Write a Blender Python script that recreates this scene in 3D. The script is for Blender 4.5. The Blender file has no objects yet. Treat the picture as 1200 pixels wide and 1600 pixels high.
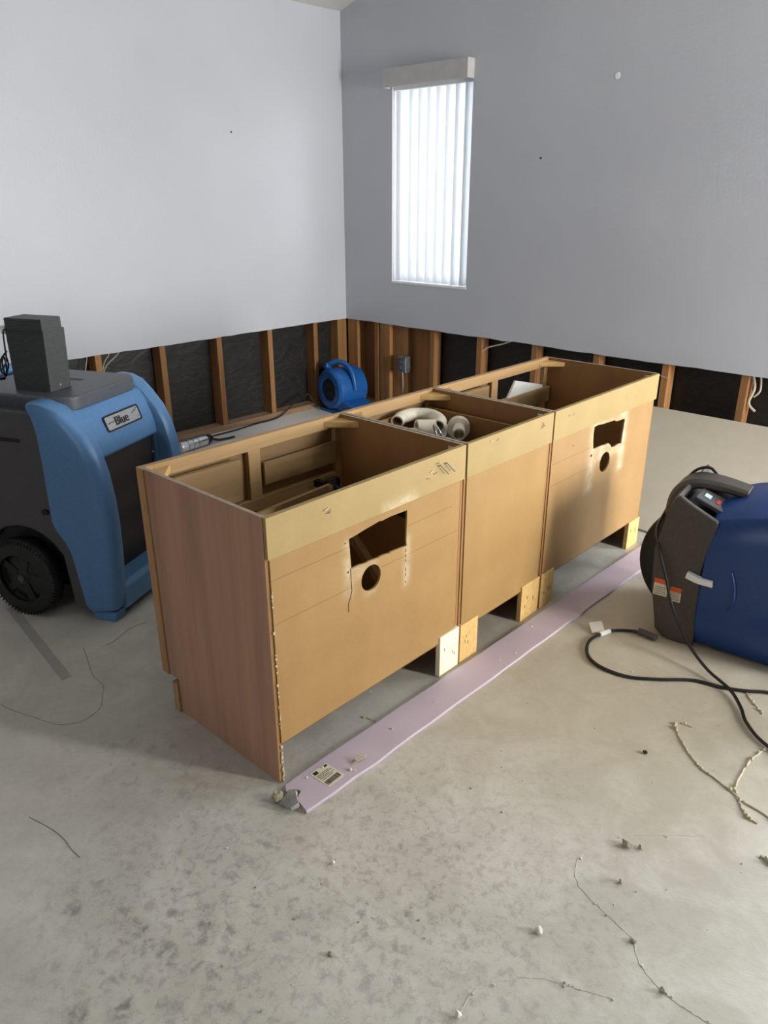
import bpy, bmesh, math, random
from mathutils import Vector, Matrix
random.seed(7)
S = bpy.context.scene
COL = S.collection
R = math.radians

# ---------------------------------------------------------------- camera, world, lights, exposure
cd = bpy.data.cameras.new('camera'); cam = bpy.data.objects.new('camera', cd); COL.objects.link(cam)
cd.sensor_fit = 'VERTICAL'; cd.sensor_height = 36.0; cd.lens = 1187.96/1600*36.0
cd.clip_start = 0.05
YAW, PITCH, ROLL = 0.7592, 0.3925, -0.0024
_f = Vector((-math.sin(YAW)*math.cos(PITCH), math.cos(YAW)*math.cos(PITCH), -math.sin(PITCH)))
_r = Vector((math.cos(YAW), math.sin(YAW), 0)); _u = _r.cross(_f)
_r2 = _r*math.cos(ROLL)+_u*math.sin(ROLL); _u2 = -_r*math.sin(ROLL)+_u*math.cos(ROLL)
cam.matrix_world = Matrix(((_r2.x, _u2.x, -_f.x, 4.0788), (_r2.y, _u2.y, -_f.y, -3.9058), (_r2.z, _u2.z, -_f.z, 1.4213), (0, 0, 0, 1)))
S.camera = cam

w = bpy.data.worlds.new('world'); S.world = w; w.use_nodes = True
w.node_tree.nodes['Background'].inputs[0].default_value = (0.75, 0.86, 1.0, 1)
w.node_tree.nodes['Background'].inputs[1].default_value = 0.35

def area(name, loc, direction, sx, sy, power, color):
    l = bpy.data.lights.new(name, 'AREA'); l.shape = 'RECTANGLE'; l.size = sx; l.size_y = sy
    l.energy = power; l.color = color
    o = bpy.data.objects.new(name, l); COL.objects.link(o); o.location = loc
    o.rotation_euler = Vector(direction).to_track_quat('-Z', 'Y').to_euler()
    return o
# daylight through the blinds window, the sliding door in the right wall and the patio door in the far wall
area('daylight_blinds', (0.76, 0.42, 1.5), (0, -1, 0), 0.9, 1.4, 21, (1.0, 0.985, 0.96))
area('daylight_sliding_door', (4.55, 0.30, 1.25), (-0.15, -1, -0.03), 1.2, 2.1, 100, (0.88, 0.94, 1.0))
area('daylight_patio_door', (6.75, -0.82, 1.22), (-1, 0, -0.02), 0.6, 1.5, 225, (1.0, 0.97, 0.92))
area('fill_behind_camera', (3.6, -7.62, 1.5), (0, 1, 0), 1.7, 1.1, 20, (0.98, 0.97, 1.0))  # fill lamp added behind the camera to lift the end panel and left floor

vs = S.view_settings
vs.view_transform = 'Standard'; vs.look = 'None'; vs.exposure = 0.64; vs.gamma = 1.0; vs.use_curve_mapping = False

# ---------------------------------------------------------------- materials
def srgb(r, g, b):
    def c(v):
        v /= 255.0
        return v/12.92 if v <= 0.04045 else ((v+0.055)/1.055)**2.4
    return (c(r), c(g), c(b), 1)

class NT:
    def __init__(s, name):
        s.m = bpy.data.materials.new(name); s.m.use_nodes = True; s.t = s.m.node_tree
        s.b = s.t.nodes['Principled BSDF']; s.out = s.t.nodes['Material Output']
    def n(s, kind, **kw):
        x = s.t.nodes.new(kind)
        for k, v in kw.items(): setattr(x, k, v)
        return x
    def l(s, a, b): s.t.links.new(a, b)
    def coords(s, stretch=(1, 1, 1)):
        tc = s.n('ShaderNodeTexCoord'); mp = s.n('ShaderNodeMapping'); mp.inputs['Scale'].default_value = stretch
        oi = s.n('ShaderNodeObjectInfo'); mu = s.n('ShaderNodeMath', operation='MULTIPLY'); mu.inputs[1].default_value = 37.0
        s.l(oi.outputs['Random'], mu.inputs[0]); s.l(mu.outputs[0], mp.inputs['Location'])
        s.l(tc.outputs['Object'], mp.inputs['Vector']); return mp.outputs[0]
    def pos(s):
        return s.n('ShaderNodeNewGeometry').outputs['Position']
    def noise(s, vec, scale, detail=5, rough=.55, dist=0):
        x = s.n('ShaderNodeTexNoise'); x.inputs['Scale'].default_value = scale; x.inputs['Detail'].default_value = detail
        x.inputs['Roughness'].default_value = rough; x.inputs['Distortion'].default_value = dist
        s.l(vec, x.inputs['Vector']); return x.outputs['Fac']
    def ramp(s, fac, stops):
        x = s.n('ShaderNodeValToRGB'); e = x.color_ramp.elements
        while len(e) < len(stops): e.new(0.5)
        for i, (p, c) in enumerate(stops): e[i].position = p; e[i].color = c
        s.l(fac, x.inputs[0]); return x.outputs[0]
    def mix(s, fac, a, b, mode='MIX'):
        x = s.n('ShaderNodeMix', data_type='RGBA', blend_type=mode)
        for sock, v in ((x.inputs[0], fac), (x.inputs[6], a), (x.inputs[7], b)):
            if hasattr(v, 'links') or hasattr(v, 'is_output'): s.l(v, sock)
            elif isinstance(v, (int, float)): sock.default_value = v
            else: sock.default_value = v
        return x.outputs[2]
    def math(s, op, a, b=None, c=None, clamp=False):
        x = s.n('ShaderNodeMath', operation=op); x.use_clamp = clamp
        for i, v in enumerate((a, b, c)):
            if v is None: continue
            if isinstance(v, (int, float)): x.inputs[i].default_value = v
            else: s.l(v, x.inputs[i])
        return x.outputs[0]
    def bump(s, h, strength, dist=0.002):
        x = s.n('ShaderNodeBump'); x.inputs['Strength'].default_value = strength; x.inputs['Distance'].default_value = dist
        s.l(h, x.inputs['Height']); s.l(x.outputs[0], s.b.inputs['Normal'])
    def base(s, c): s.l(c, s.b.inputs['Base Color'])

W1 = (1, 1, 1, 1); K0 = (0, 0, 0, 1)
def pmat(name, c1, c2, scale=20, rough=.6, bump=.15, stretch=(1, 1, 1), metal=0, detail=5, bdist=.001, spec=.5):
    t = NT(name); v = t.coords(stretch); f = t.noise(v, scale, detail)
    t.base(t.ramp(f, [(.3, srgb(*c1)), (.7, srgb(*c2))])); t.b.inputs['Roughness'].default_value = rough
    t.b.inputs['Metallic'].default_value = metal; t.b.inputs['Specular IOR Level'].default_value = spec
    if bump: t.bump(f, bump, bdist)
    return t.m

def woodmat(name, c1, c2, c3, axis='Z', scale=9, rough=.6, bump=.2, vary=.0):
    st = {'Z': (1, 1, .06), 'X': (.06, 1, 1), 'Y': (1, .06, 1)}[axis]
    t = NT(name); v = t.coords(st)
    f = t.noise(v, scale, 6, .6, 1.2); g = t.noise(v, scale*9, 3, .7)
    a = t.ramp(f, [(.28, srgb(*c1)), (.5, srgb(*c2)), (.74, srgb(*c3))])
    a = t.mix(t.math('MULTIPLY', g, .35), a, srgb(*c1), 'MULTIPLY')
    if vary:
        oi = t.n('ShaderNodeObjectInfo'); hs = t.n('ShaderNodeHueSaturation')
        t.l(t.math('MULTIPLY_ADD', oi.outputs['Random'], vary, 1-vary/2), hs.inputs['Value']); t.l(a, hs.inputs['Color']); a = hs.outputs[0]
    t.base(a); t.b.inputs['Roughness'].default_value = rough; t.bump(g, bump, .0008)
    return t.m

def wallmat(name, c):
    t = NT(name); v = t.pos()
    f = t.noise(v, 75, 3, .5); g = t.noise(v, 1.3, 2)
    d = tuple(max(0, x-5) for x in c)
    t.base(t.ramp(g, [(.35, srgb(*d)), (.65, srgb(*c))])); t.b.inputs['Roughness'].default_value = .42
    t.b.inputs['Specular IOR Level'].default_value = .45
    t.bump(f, .35, .003); return t.m

M = {}
M['wall'] = wallmat('painted_drywall', (188, 191, 199))
M['far_wall'] = wallmat('tan_far_wall', (112, 108, 102))
M['ceiling'] = wallmat('ceiling_paint', (200, 199, 195))
M['stud'] = woodmat('framing_lumber', (118, 78, 42), (154, 110, 64), (178, 136, 86), 'Z', 8, .75, .3, .35)
M['plate'] = woodmat('sole_plate_lumber', (120, 92, 68), (156, 126, 98), (176, 152, 126), 'Y', 8, .8, .3)
M['ply'] = woodmat('sheathing_plywood', (112, 72, 38), (140, 94, 52), (160, 112, 66), 'Z', 5, .8, .2)
def barrier():
    t = NT('black_moisture_barrier'); v = t.coords((1, 1, 2.2)); f = t.noise(v, 6, 4, .5, 1.5)
    w_ = t.math('ABSOLUTE', t.math('SUBTRACT', f, .5))
    t.base(t.ramp(w_, [(0, srgb(34, 30, 28)), (.05, srgb(19, 17, 17))])); t.b.inputs['Roughness'].default_value = .5
    t.bump(f, .45, .012); return t.m
M['barrier'] = barrier()
M['white_plastic'] = pmat('white_plastic', (226, 228, 230), (236, 238, 240), 30, .4, 0)
M['valance_grey'] = pmat('greyish_valance_vinyl', (176, 175, 174), (186, 185, 184), 20, .45, 0)
M['blue_poly'] = pmat('blue_polyethylene', (80, 122, 168), (90, 132, 178), 120, .38, .12)
M['deep_blue'] = pmat('deep_blue_plastic', (12, 54, 116), (18, 62, 126), 90, .32, .1)
M['mover_blue'] = pmat('bright_blue_plastic', (20, 82, 150), (28, 92, 162), 60, .35, .08)
M['grey_poly'] = pmat('charcoal_plastic', (72, 70, 72), (82, 80, 82), 120, .5, .15)
M['brown_grey'] = pmat('dark_taupe_plastic', (62, 56, 52), (74, 68, 62), 120, .42, .12)
M['lid_grey'] = pmat('lid_plastic', (72, 76, 84), (84, 88, 96), 100, .42, .12)
M['black'] = pmat('black_rubber', (14, 14, 15), (24, 24, 25), 60, .55, .2)
M['black_gloss'] = pmat('black_plastic', (18, 18, 20), (26, 26, 28), 60, .35, .05)
M['box_grey'] = pmat('ribbed_box_plastic', (58, 62, 62), (68, 71, 70), 80, .5, .1)
M['metal'] = pmat('brushed_metal', (190, 190, 192), (225, 225, 227), 40, .3, .05, (1, 8, 8), .9)
M['steel'] = pmat('dull_steel', (120, 125, 132), (160, 165, 170), 30, .4, .1, metal=.8)
M['staple'] = pmat('staple_wire', (110, 108, 104), (150, 148, 142), 30, .35, 0, metal=.8)
M['pvc'] = pmat('pvc_plastic', (214, 206, 186), (228, 222, 204), 25, .4, .05)
M['white_paper'] = pmat('white_sheet', (218, 216, 210), (230, 228, 222), 12, .8, .05)
M['cream_board'] = pmat('cream_board', (190, 182, 164), (196, 188, 170), 18, .6, .05)
M['cream_block'] = pmat('cream_melamine', (236, 226, 196), (244, 236, 208), 18, .5, .05)
M['gypsum'] = pmat('torn_gypsum', (120, 120, 120), (170, 168, 162), 40, .9, .6)
M['lav'] = pmat('lavender_face_paper', (186, 172, 184), (196, 182, 194), 6, .55, .05)
M['sticker'] = pmat('sticker_paper', (206, 200, 176), (218, 212, 190), 20, .6, 0)
M['ink'] = pmat('black_ink', (26, 26, 26), (36, 36, 36), 20, .6, 0)
M['orange'] = pmat('warning_orange', (214, 88, 40), (222, 98, 48), 20, .5, 0)
M['kerf'] = pmat('dark_saw_cut', (70, 46, 26), (84, 58, 34), 40, .9, 0)
M['caulk'] = pmat('dried_glue', (168, 158, 130), (200, 192, 168), 60, .8, .4)
M['pale_glue'] = pmat('pale_glue_residue', (176, 172, 160), (200, 197, 188), 60, .8, .2)
M['hair'] = pmat('grey_strand', (120, 116, 110), (138, 133, 126), 60, .8, 0)
M['crumb'] = pmat('plaster_crumb', (128, 122, 96), (176, 170, 148), 90, .9, .6)
M['crumb_white'] = pmat('white_plaster_crumb', (206, 202, 194), (226, 222, 214), 90, .9, .6)
M['wire_white'] = pmat('white_wire_jacket', (176, 166, 148), (196, 188, 170), 30, .5, 0)
M['grille'] = None
def grille():
    t = NT('perforated_grille'); tc = t.n('ShaderNodeTexCoord')
    v = t.n('ShaderNodeTexVoronoi'); v.inputs['Scale'].default_value = 150; v.inputs['Randomness'].default_value = 0
    t.l(tc.outputs['Object'], v.inputs['Vector'])
    t.base(t.ramp(v.outputs['Distance'], [(.30, srgb(18, 17, 16)), (.42, srgb(58, 52, 48))])); t.b.inputs['Roughness'].default_value = .5
    return t.m
M['grille'] = grille()
M['led'] = pmat('display_white', (190, 220, 220), (210, 235, 235), 20, .3, 0)
M['red'] = pmat('red_mark', (190, 60, 60), (200, 70, 70), 20, .4, 0)

# cabinet materials
M['oak_end'] = woodmat('oak_laminate_end', (166, 128, 104), (188, 148, 122), (200, 160, 134), 'Z', 7, .5, .08)
M['inner'] = pmat('brown_fibreboard', (138, 98, 52), (152, 110, 62), 9, .65, .05, (1, 1, .5))
M['pine'] = woodmat('pine_frame', (152, 120, 76), (180, 146, 98), (196, 164, 116), 'X', 9, .6, .15)
M['pine_v'] = woodmat('pine_stile', (150, 112, 74), (182, 140, 96), (200, 160, 112), 'Z', 9, .6, .15)
M['drawer_front'] = woodmat('drawer_front_oak', (128, 100, 64), (154, 124, 82), (170, 140, 96), 'X', 8, .6, .12)
M['block'] = woodmat('pine_corner_block', (186, 150, 92), (208, 172, 112), (220, 188, 128), 'X', 12, .7, .1)
M['foot'] = pmat('particle_board_foot', (196, 158, 96), (218, 182, 118), 70, .8, .25)
M['edge'] = pmat('dusty_edge', (150, 136, 120), (176, 162, 146), 60, .8, .2)
M['bottom'] = pmat('cabinet_bottom_board', (98, 74, 50), (112, 86, 58), 20, .7, .05)

def mdf(name, c1, c2, c3, dusts=(), lines=()):
    """tan fibreboard; dusts: (x0,x1,z0,z1,soft,amount) pale saw dust clinging around cuts, lines: (z, x0, x1) pencil lines"""
    t = NT(name); tc = t.n('ShaderNodeTexCoord'); v = tc.outputs['Object']
    f = t.noise(v, 5, 4, .6); g = t.noise(v, 160, 3, .7)
    a = t.ramp(f, [(.3, srgb(*c1)), (.7, srgb(*c2))])
    a = t.mix(t.math('MULTIPLY', t.ramp(g, [(.55, K0), (.75, W1)]), .5), a, srgb(*c3))
    sp = t.n('ShaderNodeSeparateXYZ'); t.l(v, sp.inputs[0]); x, z = sp.outputs[0], sp.outputs[2]
    nz = t.noise(v, 22, 4, .7)
    for (x0, x1, z0, z1, soft, amt) in dusts:
        dx = t.math('MAXIMUM', t.math('SUBTRACT', x0, x), t.math('SUBTRACT', x, x1)); dx = t.math('MAXIMUM', dx, 0.0)
        dz = t.math('MAXIMUM', t.math('SUBTRACT', z0, z), t.math('SUBTRACT', z, z1)); dz = t.math('MAXIMUM', dz, 0.0)
        dd = t.math('SQRT', t.math('ADD', t.math('MULTIPLY', dx, dx), t.math('MULTIPLY', dz, dz)))
        k = t.math('SUBTRACT', 1.0, t.math('DIVIDE', dd, soft), clamp=True); k = t.math('MULTIPLY', k, k)
        k = t.math('MULTIPLY', k, t.math('MULTIPLY', t.math('SUBTRACT', nz, .28), 1.9*amt), clamp=True)
        a = t.mix(k, a, srgb(206, 192, 164))
    for (zz, x0, x1) in lines:
        k = t.math('LESS_THAN', t.math('ABSOLUTE', t.math('SUBTRACT', z, zz)), .0009)
        k = t.math('MULTIPLY', k, t.math('GREATER_THAN', x, x0)); k = t.math('MULTIPLY', k, t.math('LESS_THAN', x, x1))
        k = t.math('MULTIPLY', k, .65)
        a = t.mix(k, a, srgb(92, 66, 40))
    t.base(a); t.b.inputs['Roughness'].default_value = .6; t.b.inputs['Specular IOR Level'].default_value = .35
    t.bump(g, .12, .0006); return t.m
M['rail'] = mdf('pale_fibreboard_rail', (154, 130, 83), (164, 141, 92), (176, 157, 110), [(.40, .52, .640, .662, .035, 1.0)])
M['rail_plain'] = mdf('pale_fibreboard_rail_clean', (151, 128, 81), (160, 138, 90), (172, 153, 108))
M['back_a'] = mdf('tan_fibreboard_sink_back', (148, 114, 68), (159, 126, 78), (169, 141, 93),
                  [(.262, .272, .46, .60, .035, .8), (.492, .502, .40, .54, .03, .9), (.30, .36, .50, .525, .03, .6), (.33, .36, .43, .445, .025, .5)],
                  [(.592, .0, .27), (.473, .0, .28), (.578, .50, .70), (.49, .39, .74)])
M['back_b'] = mdf('tan_fibreboard_drawer_back', (148, 115, 69), (158, 126, 78), (168, 140, 91))
M['back_c'] = mdf('tan_fibreboard_far_sink_back', (146, 115, 70), (159, 125, 82), (169, 143, 98),
                  [(.296, .315, .40, .66, .05, .9), (.54, .56, .42, .65, .045, 1.0), (.33, .55, .50, .545, .04, .9), (.33, .52, .63, .66, .05, .6)],
                  [(.562, .02, .30), (.482, .02, .30)])

def concrete():
    t = NT('bare_concrete'); v = t.pos()
    sp = t.n('ShaderNodeSeparateXYZ'); t.l(v, sp.inputs[0]); X, Y = sp.outputs[0], sp.outputs[1]
    big = t.noise(v, 1.1, 4, .6, .4); mid = t.noise(v, 6, 6, .65, .8); fine = t.noise(v, 42, 5, .7); gr = t.noise(v, 260, 2, .6)
    n3 = t.noise(v, 38, 6, .72, .5)
    a = t.ramp(big, [(.3, srgb(172, 168, 156)), (.5, srgb(184, 181, 170)), (.7, srgb(194, 191, 182))])
    a = t.mix(t.math('MULTIPLY', t.ramp(mid, [(.42, K0), (.62, W1)]), .45), a, srgb(214, 211, 202))
    a = t.mix(t.math('MULTIPLY', t.ramp(fine, [(.46, K0), (.72, W1)]), .32), a, srgb(170, 162, 147))
    # olive shade tint beyond the plank, near the machine, painted into the concrete
    def blob(cx, cy, r, soft, wob=None):
        dx = t.math('SUBTRACT', X, cx); dy = t.math('SUBTRACT', Y, cy)
        d = t.math('SQRT', t.math('ADD', t.math('MULTIPLY', dx, dx), t.math('MULTIPLY', dy, dy)))
        d = t.math('ADD', d, t.math('MULTIPLY', t.math('SUBTRACT', mid, .5), r*.9))
        return t.math('DIVIDE', t.math('SUBTRACT', r+soft, d), soft, clamp=True)
    a = t.mix(t.math('MULTIPLY', blob(3.2, -1.9, .35, .5), .38), a, srgb(164, 150, 116))
    # plaster dust on the far side; extra white by the wall paints in missing light
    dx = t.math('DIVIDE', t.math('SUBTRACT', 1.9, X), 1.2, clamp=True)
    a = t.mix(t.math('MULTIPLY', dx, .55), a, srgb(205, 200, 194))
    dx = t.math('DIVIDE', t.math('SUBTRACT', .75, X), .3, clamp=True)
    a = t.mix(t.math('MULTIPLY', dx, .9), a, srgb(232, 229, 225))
    # scattered damp blotches in the foreground
    n2 = t.noise(v, 24, 6, .68, .2); spots = t.ramp(n2, [(.54, K0), (.66, W1)])
    zone = t.math('MAXIMUM', blob(2.98, -3.30, .16, .28), blob(3.25, -3.02, .10, .25))
    zone = t.math('MAXIMUM', zone, t.math('MULTIPLY', blob(2.5, -3.15, .10, .25), .7))
    a = t.mix(t.math('MULTIPLY', t.math('MULTIPLY', spots, zone), .62), a, srgb(124, 119, 116))
    mott = t.math('MULTIPLY', t.ramp(n3, [(.5, K0), (.62, W1)]), t.math('MULTIPLY', t.math('MAXIMUM', blob(3.25, -3.0, .26, .45), blob(2.98, -3.3, .2, .3)), .42))
    a = t.mix(mott, a, srgb(134, 124, 122))
    for (cx, cy, r) in ((2.769, -3.505, .016), (2.913, -3.434, .018), (3.01, -3.422, .017), (3.055, -3.543, .022), (3.003, -3.328, .015), (2.995, -3.61, .02)):
        k = blob(cx, cy, r*.7, .016); k = t.math('MULTIPLY', k, t.math('MULTIPLY', t.ramp(n3, [(.36, K0), (.56, W1)]), t.ramp(fine, [(.3, K0), (.55, W1)])))
        a = t.mix(t.math('MULTIPLY', k, .62), a, srgb(96, 93, 95))
    # long grey smear beside the wheel
    ddx = t.math('SUBTRACT', X, 1.34); k = t.math('SUBTRACT', t.math('SUBTRACT', Y, -3.055), t.math('MULTIPLY', ddx, -.112))
    k = t.math('LESS_THAN', t.math('ABSOLUTE', k), .017)
    k = t.math('MULTIPLY', k, t.math('MULTIPLY', t.math('GREATER_THAN', X, 1.335), t.math('LESS_THAN', X, 1.935)))
    a = t.mix(t.math('MULTIPLY', k, .5), a, srgb(116, 116, 120))
    # scratches
    w_ = t.n('ShaderNodeTexWave'); w_.inputs['Scale'].default_value = 3.0; w_.inputs['Distortion'].default_value = 14; w_.inputs['Detail'].default_value = 4
    w_.inputs['Detail Scale'].default_value = 1.3
    t.l(v, w_.inputs['Vector'])
    k = t.ramp(w_.outputs['Fac'], [(.993, K0), (1.0, W1)])
    a = t.mix(t.math('MULTIPLY', k, t.math('MULTIPLY', mid, .22)), a, srgb(206, 203, 196))
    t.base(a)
    t.l(t.ramp(mid, [(.3, (.36, .36, .36, 1)), (.7, (.56, .56, .56, 1))]), t.b.inputs['Roughness'])
    t.b.inputs['Specular IOR Level'].default_value = .45
    t.bump(t.math('ADD', fine, t.math('MULTIPLY', gr, .4)), .25, .002)
    return t.m
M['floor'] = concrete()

def slat():
    t = NT('vertical_blind_vinyl'); t.t.nodes.remove(t.b)
    d = t.n('ShaderNodeBsdfDiffuse'); d.inputs[0].default_value = srgb(236, 238, 240)
    tr = t.n('ShaderNodeBsdfTranslucent'); tr.inputs[0].default_value = srgb(232, 236, 240)
    m = t.n('ShaderNodeMixShader'); m.inputs[0].default_value = .5
    t.l(d.outputs[0], m.inputs[1]); t.l(tr.outputs[0], m.inputs[2]); t.l(m.outputs[0], t.out.inputs[0]); return t.m
M['slat'] = slat()
def glass():
    t = NT('window_glass'); t.t.nodes.remove(t.b)
    d = t.n('ShaderNodeBsdfTransparent'); g = t.n('ShaderNodeBsdfGlossy'); g.inputs['Roughness'].default_value = .02
    m = t.n('ShaderNodeMixShader'); m.inputs[0].default_value = .06
    t.l(d.outputs[0], m.inputs[1]); t.l(g.outputs[0], m.inputs[2]); t.l(m.outputs[0], t.out.inputs[0]); return t.m
M['glass'] = glass()

# ---------------------------------------------------------------- mesh helpers
def obj(name, bm, mat, parent=None, smooth=None, bevel=0, seg=2, subsurf=0, label=None):
    bmesh.ops.recalc_face_normals(bm, faces=bm.faces)
    me = bpy.data.meshes.new(name); bm.to_mesh(me); bm.free()
    mats = mat if isinstance(mat, (list, tuple)) else [mat]
    for m in mats: me.materials.append(M[m] if isinstance(m, str) else m)
    o = bpy.data.objects.new(name, me); COL.objects.link(o)
    if parent: o.parent = parent
    if smooth:
        me.polygons.foreach_set('use_smooth', [True]*len(me.polygons)); me.set_sharp_from_angle(angle=R(smooth))
    if bevel:
        b = o.modifiers.new('bevel', 'BEVEL'); b.width = bevel; b.segments = seg; b.limit_method = 'ANGLE'; b.angle_limit = R(35)
        b.harden_normals = bool(smooth)
    if subsurf:
        s_ = o.modifiers.new('subdivision', 'SUBSURF'); s_.levels = subsurf; s_.render_levels = subsurf
    if label: o['label'] = label
    return o

def thing(name, label, cat, loc=(0, 0, 0), rotz=0, group=None):
    o = bpy.data.objects.new(name, None); COL.objects.link(o); o.empty_display_size = .1
    o.location = loc; o.rotation_euler = (0, 0, rotz); o['label'] = label; o['category'] = cat
    if group: o['group'] = group
    return o
def tag(o, label, cat, group=None, kind=None):
    o['label'] = label; o['category'] = cat
    if group: o['group'] = group
    if kind: o['kind'] = kind
    return o
def struct(name, bm, mat, **k):
    o = obj(name, bm, mat, **k)
    if not k.get('parent'): o['kind'] = 'structure'
    return o

def box(bm, x0, x1, y0, y1, z0, z1, mi=0, mtx=None):
    vs_ = [bm.verts.new((x, y, z)) for x in (x0, x1) for y in (y0, y1) for z in (z0, z1)]
    for q in ((0, 1, 3, 2), (4, 6, 7, 5), (0, 4, 5, 1), (2, 3, 7, 6), (0, 2, 6, 4), (1, 5, 7, 3)):
        f = bm.faces.new([vs_[i] for i in q]); f.material_index = mi
    if mtx is not None: bmesh.ops.transform(bm, matrix=mtx, verts=vs_)
    return vs_
def B(*a, **k):
    bm = bmesh.new(); box(bm, *a, **k); return bm
def prism(bm, pts, axis, a0, a1):
    """pts: 2-D polygon in the two other axes (in x,y,z order), extruded along axis"""
    def mk(p, a):
        return {'X': (a, p[0], p[1]), 'Y': (p[0], a, p[1]), 'Z': (p[0], p[1], a)}[axis]
    A = [bm.verts.new(mk(p, a0)) for p in pts]; C = [bm.verts.new(mk(p, a1)) for p in pts]
    bm.faces.new(A); bm.faces.new(C[::-1]); n = len(pts)
    for i in range(n): bm.faces.new((A[i], C[i], C[(i+1) % n], A[(i+1) % n]))
    return A+C
def P(pts, axis, a0, a1):
    bm = bmesh.new(); prism(bm, pts, axis, a0, a1); return bm
def loft(bm, rings, cap=True):
    VR = [[bm.verts.new(p) for p in r] for r in rings]
    n = len(VR[0])
    for a, b in zip(VR, VR[1:]):
        for i in range(n): bm.faces.new((a[i], a[(i+1) % n], b[(i+1) % n], b[i]))
    if cap: bm.faces.new(VR[0][::-1]); bm.faces.new(VR[-1])
def spline(pts, n=6):
    P_ = [Vector(p) for p in pts]; out = []
    for i in range(len(P_)-1):
        p0 = P_[max(i-1, 0)]; p1 = P_[i]; p2 = P_[i+1]; p3 = P_[min(i+2, len(P_)-1)]
        for k in range(n):
            t = k/n
            out.append(.5*((2*p1)+(-p0+p2)*t+(2*p0-5*p1+4*p2-p3)*t*t+(-p0+3*p1-3*p2+p3)*t*t*t))
    out.append(P_[-1]); return out
def tube(bm, pts, r, seg=8, sm=0, flat=None):
    pts = spline(pts, sm) if sm else [Vector(p) for p in pts]
    rings = []; up = Vector((0, 0, 1)); prev = None
    for i, p in enumerate(pts):
        d = (pts[min(i+1, len(pts)-1)]-pts[max(i-1, 0)]).normalized()
        if prev is None:
            a = d.cross(up if abs(d.z) < .95 else Vector((1, 0, 0))).normalized()
        else:
            a = (prev-d*prev.dot(d)).normalized()
        prev = a; b = d.cross(a); rr = r(i/(len(pts)-1)) if callable(r) else r
        fa, fb = flat or (1, 1)
        rings.append([p+(a*math.cos(2*math.pi*k/seg)*fa+b*math.sin(2*math.pi*k/seg)*fb)*rr for k in range(seg)])
    loft(bm, rings)
def T(pts, r, seg=8, sm=0, flat=None):
    bm = bmesh.new(); tube(bm, pts, r, seg, sm, flat); return bm
def lathe(bm, prof, seg=32, axis='Z', c=(0, 0, 0)):
    """prof: (radius, height) list, closed at ends where r==0"""
    c = Vector(c); rings = []
    for r, h in prof:
        ring = []
        for k in range(seg):
            a = 2*math.pi*k/seg; u, v_ = r*math.cos(a), r*math.sin(a)
            ring.append(c+Vector({'Z': (u, v_, h), 'X': (h, u, v_), 'Y': (u, h, v_)}[axis]))
        rings.append(ring)
    loft(bm, rings); bmesh.ops.remove_doubles(bm, verts=bm.verts, dist=1e-5)
def plate_holes(outer, holes, axis, a0, a1):
    """flat panel with holes cut right through it"""
    bm = bmesh.new(); es = []
    def mk(p): return {'Y': (p[0], a0, p[1]), 'Z': (p[0], p[1], a0), 'X': (a0, p[0], p[1])}[axis]
    for loop in [outer]+list(holes):
        vv = [bm.verts.new(mk(p)) for p in loop]
        es += [bm.edges.new((vv[i], vv[(i+1) % len(vv)])) for i in range(len(vv))]
    bmesh.ops.triangle_fill(bm, use_beauty=True, use_dissolve=False, edges=es)
    r = bmesh.ops.extrude_face_region(bm, geom=bm.faces[:])
    d = {'Y': (0, a1-a0, 0), 'Z': (0, 0, a1-a0), 'X': (a1-a0, 0, 0)}[axis]
    bmesh.ops.translate(bm, vec=d, verts=[e for e in r['geom'] if isinstance(e, bmesh.types.BMVert)])
    return bm
def rounded(x0, x1, y0, y1, r, n=6):
    out = []
    for cx, cy, a0 in ((x1-r, y1-r, 0), (x0+r, y1-r, 90), (x0+r, y0+r, 180), (x1-r, y0+r, 270)):
        for k in range(n+1):
            a = R(a0+90*k/n); out.append((cx+r*math.cos(a), cy+r*math.sin(a)))
    return out
def jag(p, q, n, amp, seed):
    rr = random.Random(seed); out = []
    for i in range(n+1):
        t = i/n; j = (0 if i in (0, n) else rr.uniform(-amp, amp))
        out.append((p[0]+(q[0]-p[0])*t, p[1]+(q[1]-p[1])*t+j))
    return out

# ---------------------------------------------------------------- the room
XW, YB = 6.3, -7.4
CUT = 0.610
def ceil_z(x): return 2.505+.285*x
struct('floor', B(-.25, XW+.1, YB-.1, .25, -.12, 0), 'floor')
bm = bmesh.new()
prism(bm, [(-.12, ceil_z(-.12)), (XW+.12, ceil_z(XW+.12)), (XW+.12, ceil_z(XW+.12)+.1), (-.12, ceil_z(-.12)+.1)], 'Y', YB-.12, .12)
struct('ceiling', bm, 'ceiling')

# left wall: painted drywall cut off at 61 cm, weather sheet behind the studs
bm = bmesh.new()
edge = jag((YB, CUT), (0, CUT), 110, .0022, 3)
prism(bm, [(y, z) for y, z in edge]+[(0, 2.51), (YB, 2.51)], 'X', -.0127, 0)
struct('wall_left', bm, 'wall')
def gable(bm, x0, x1, z0, y0, y1, zt=None):
    prism(bm, [(x0, z0), (x1, z0), (x1, ceil_z(x1) if zt is None else zt), (x0, ceil_z(x0) if zt is None else zt)], 'Y', y0, y1)
WX0, WX1, WZ0, WZ1 = .452, 1.078, .900, 2.060       # blinds window
DX0, DX1, DZ = 3.95, 5.15, 2.30                       # sliding door
bm = bmesh.new()
e = jag((0, CUT), (DX0, CUT), 46, .0032, 11)
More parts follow.
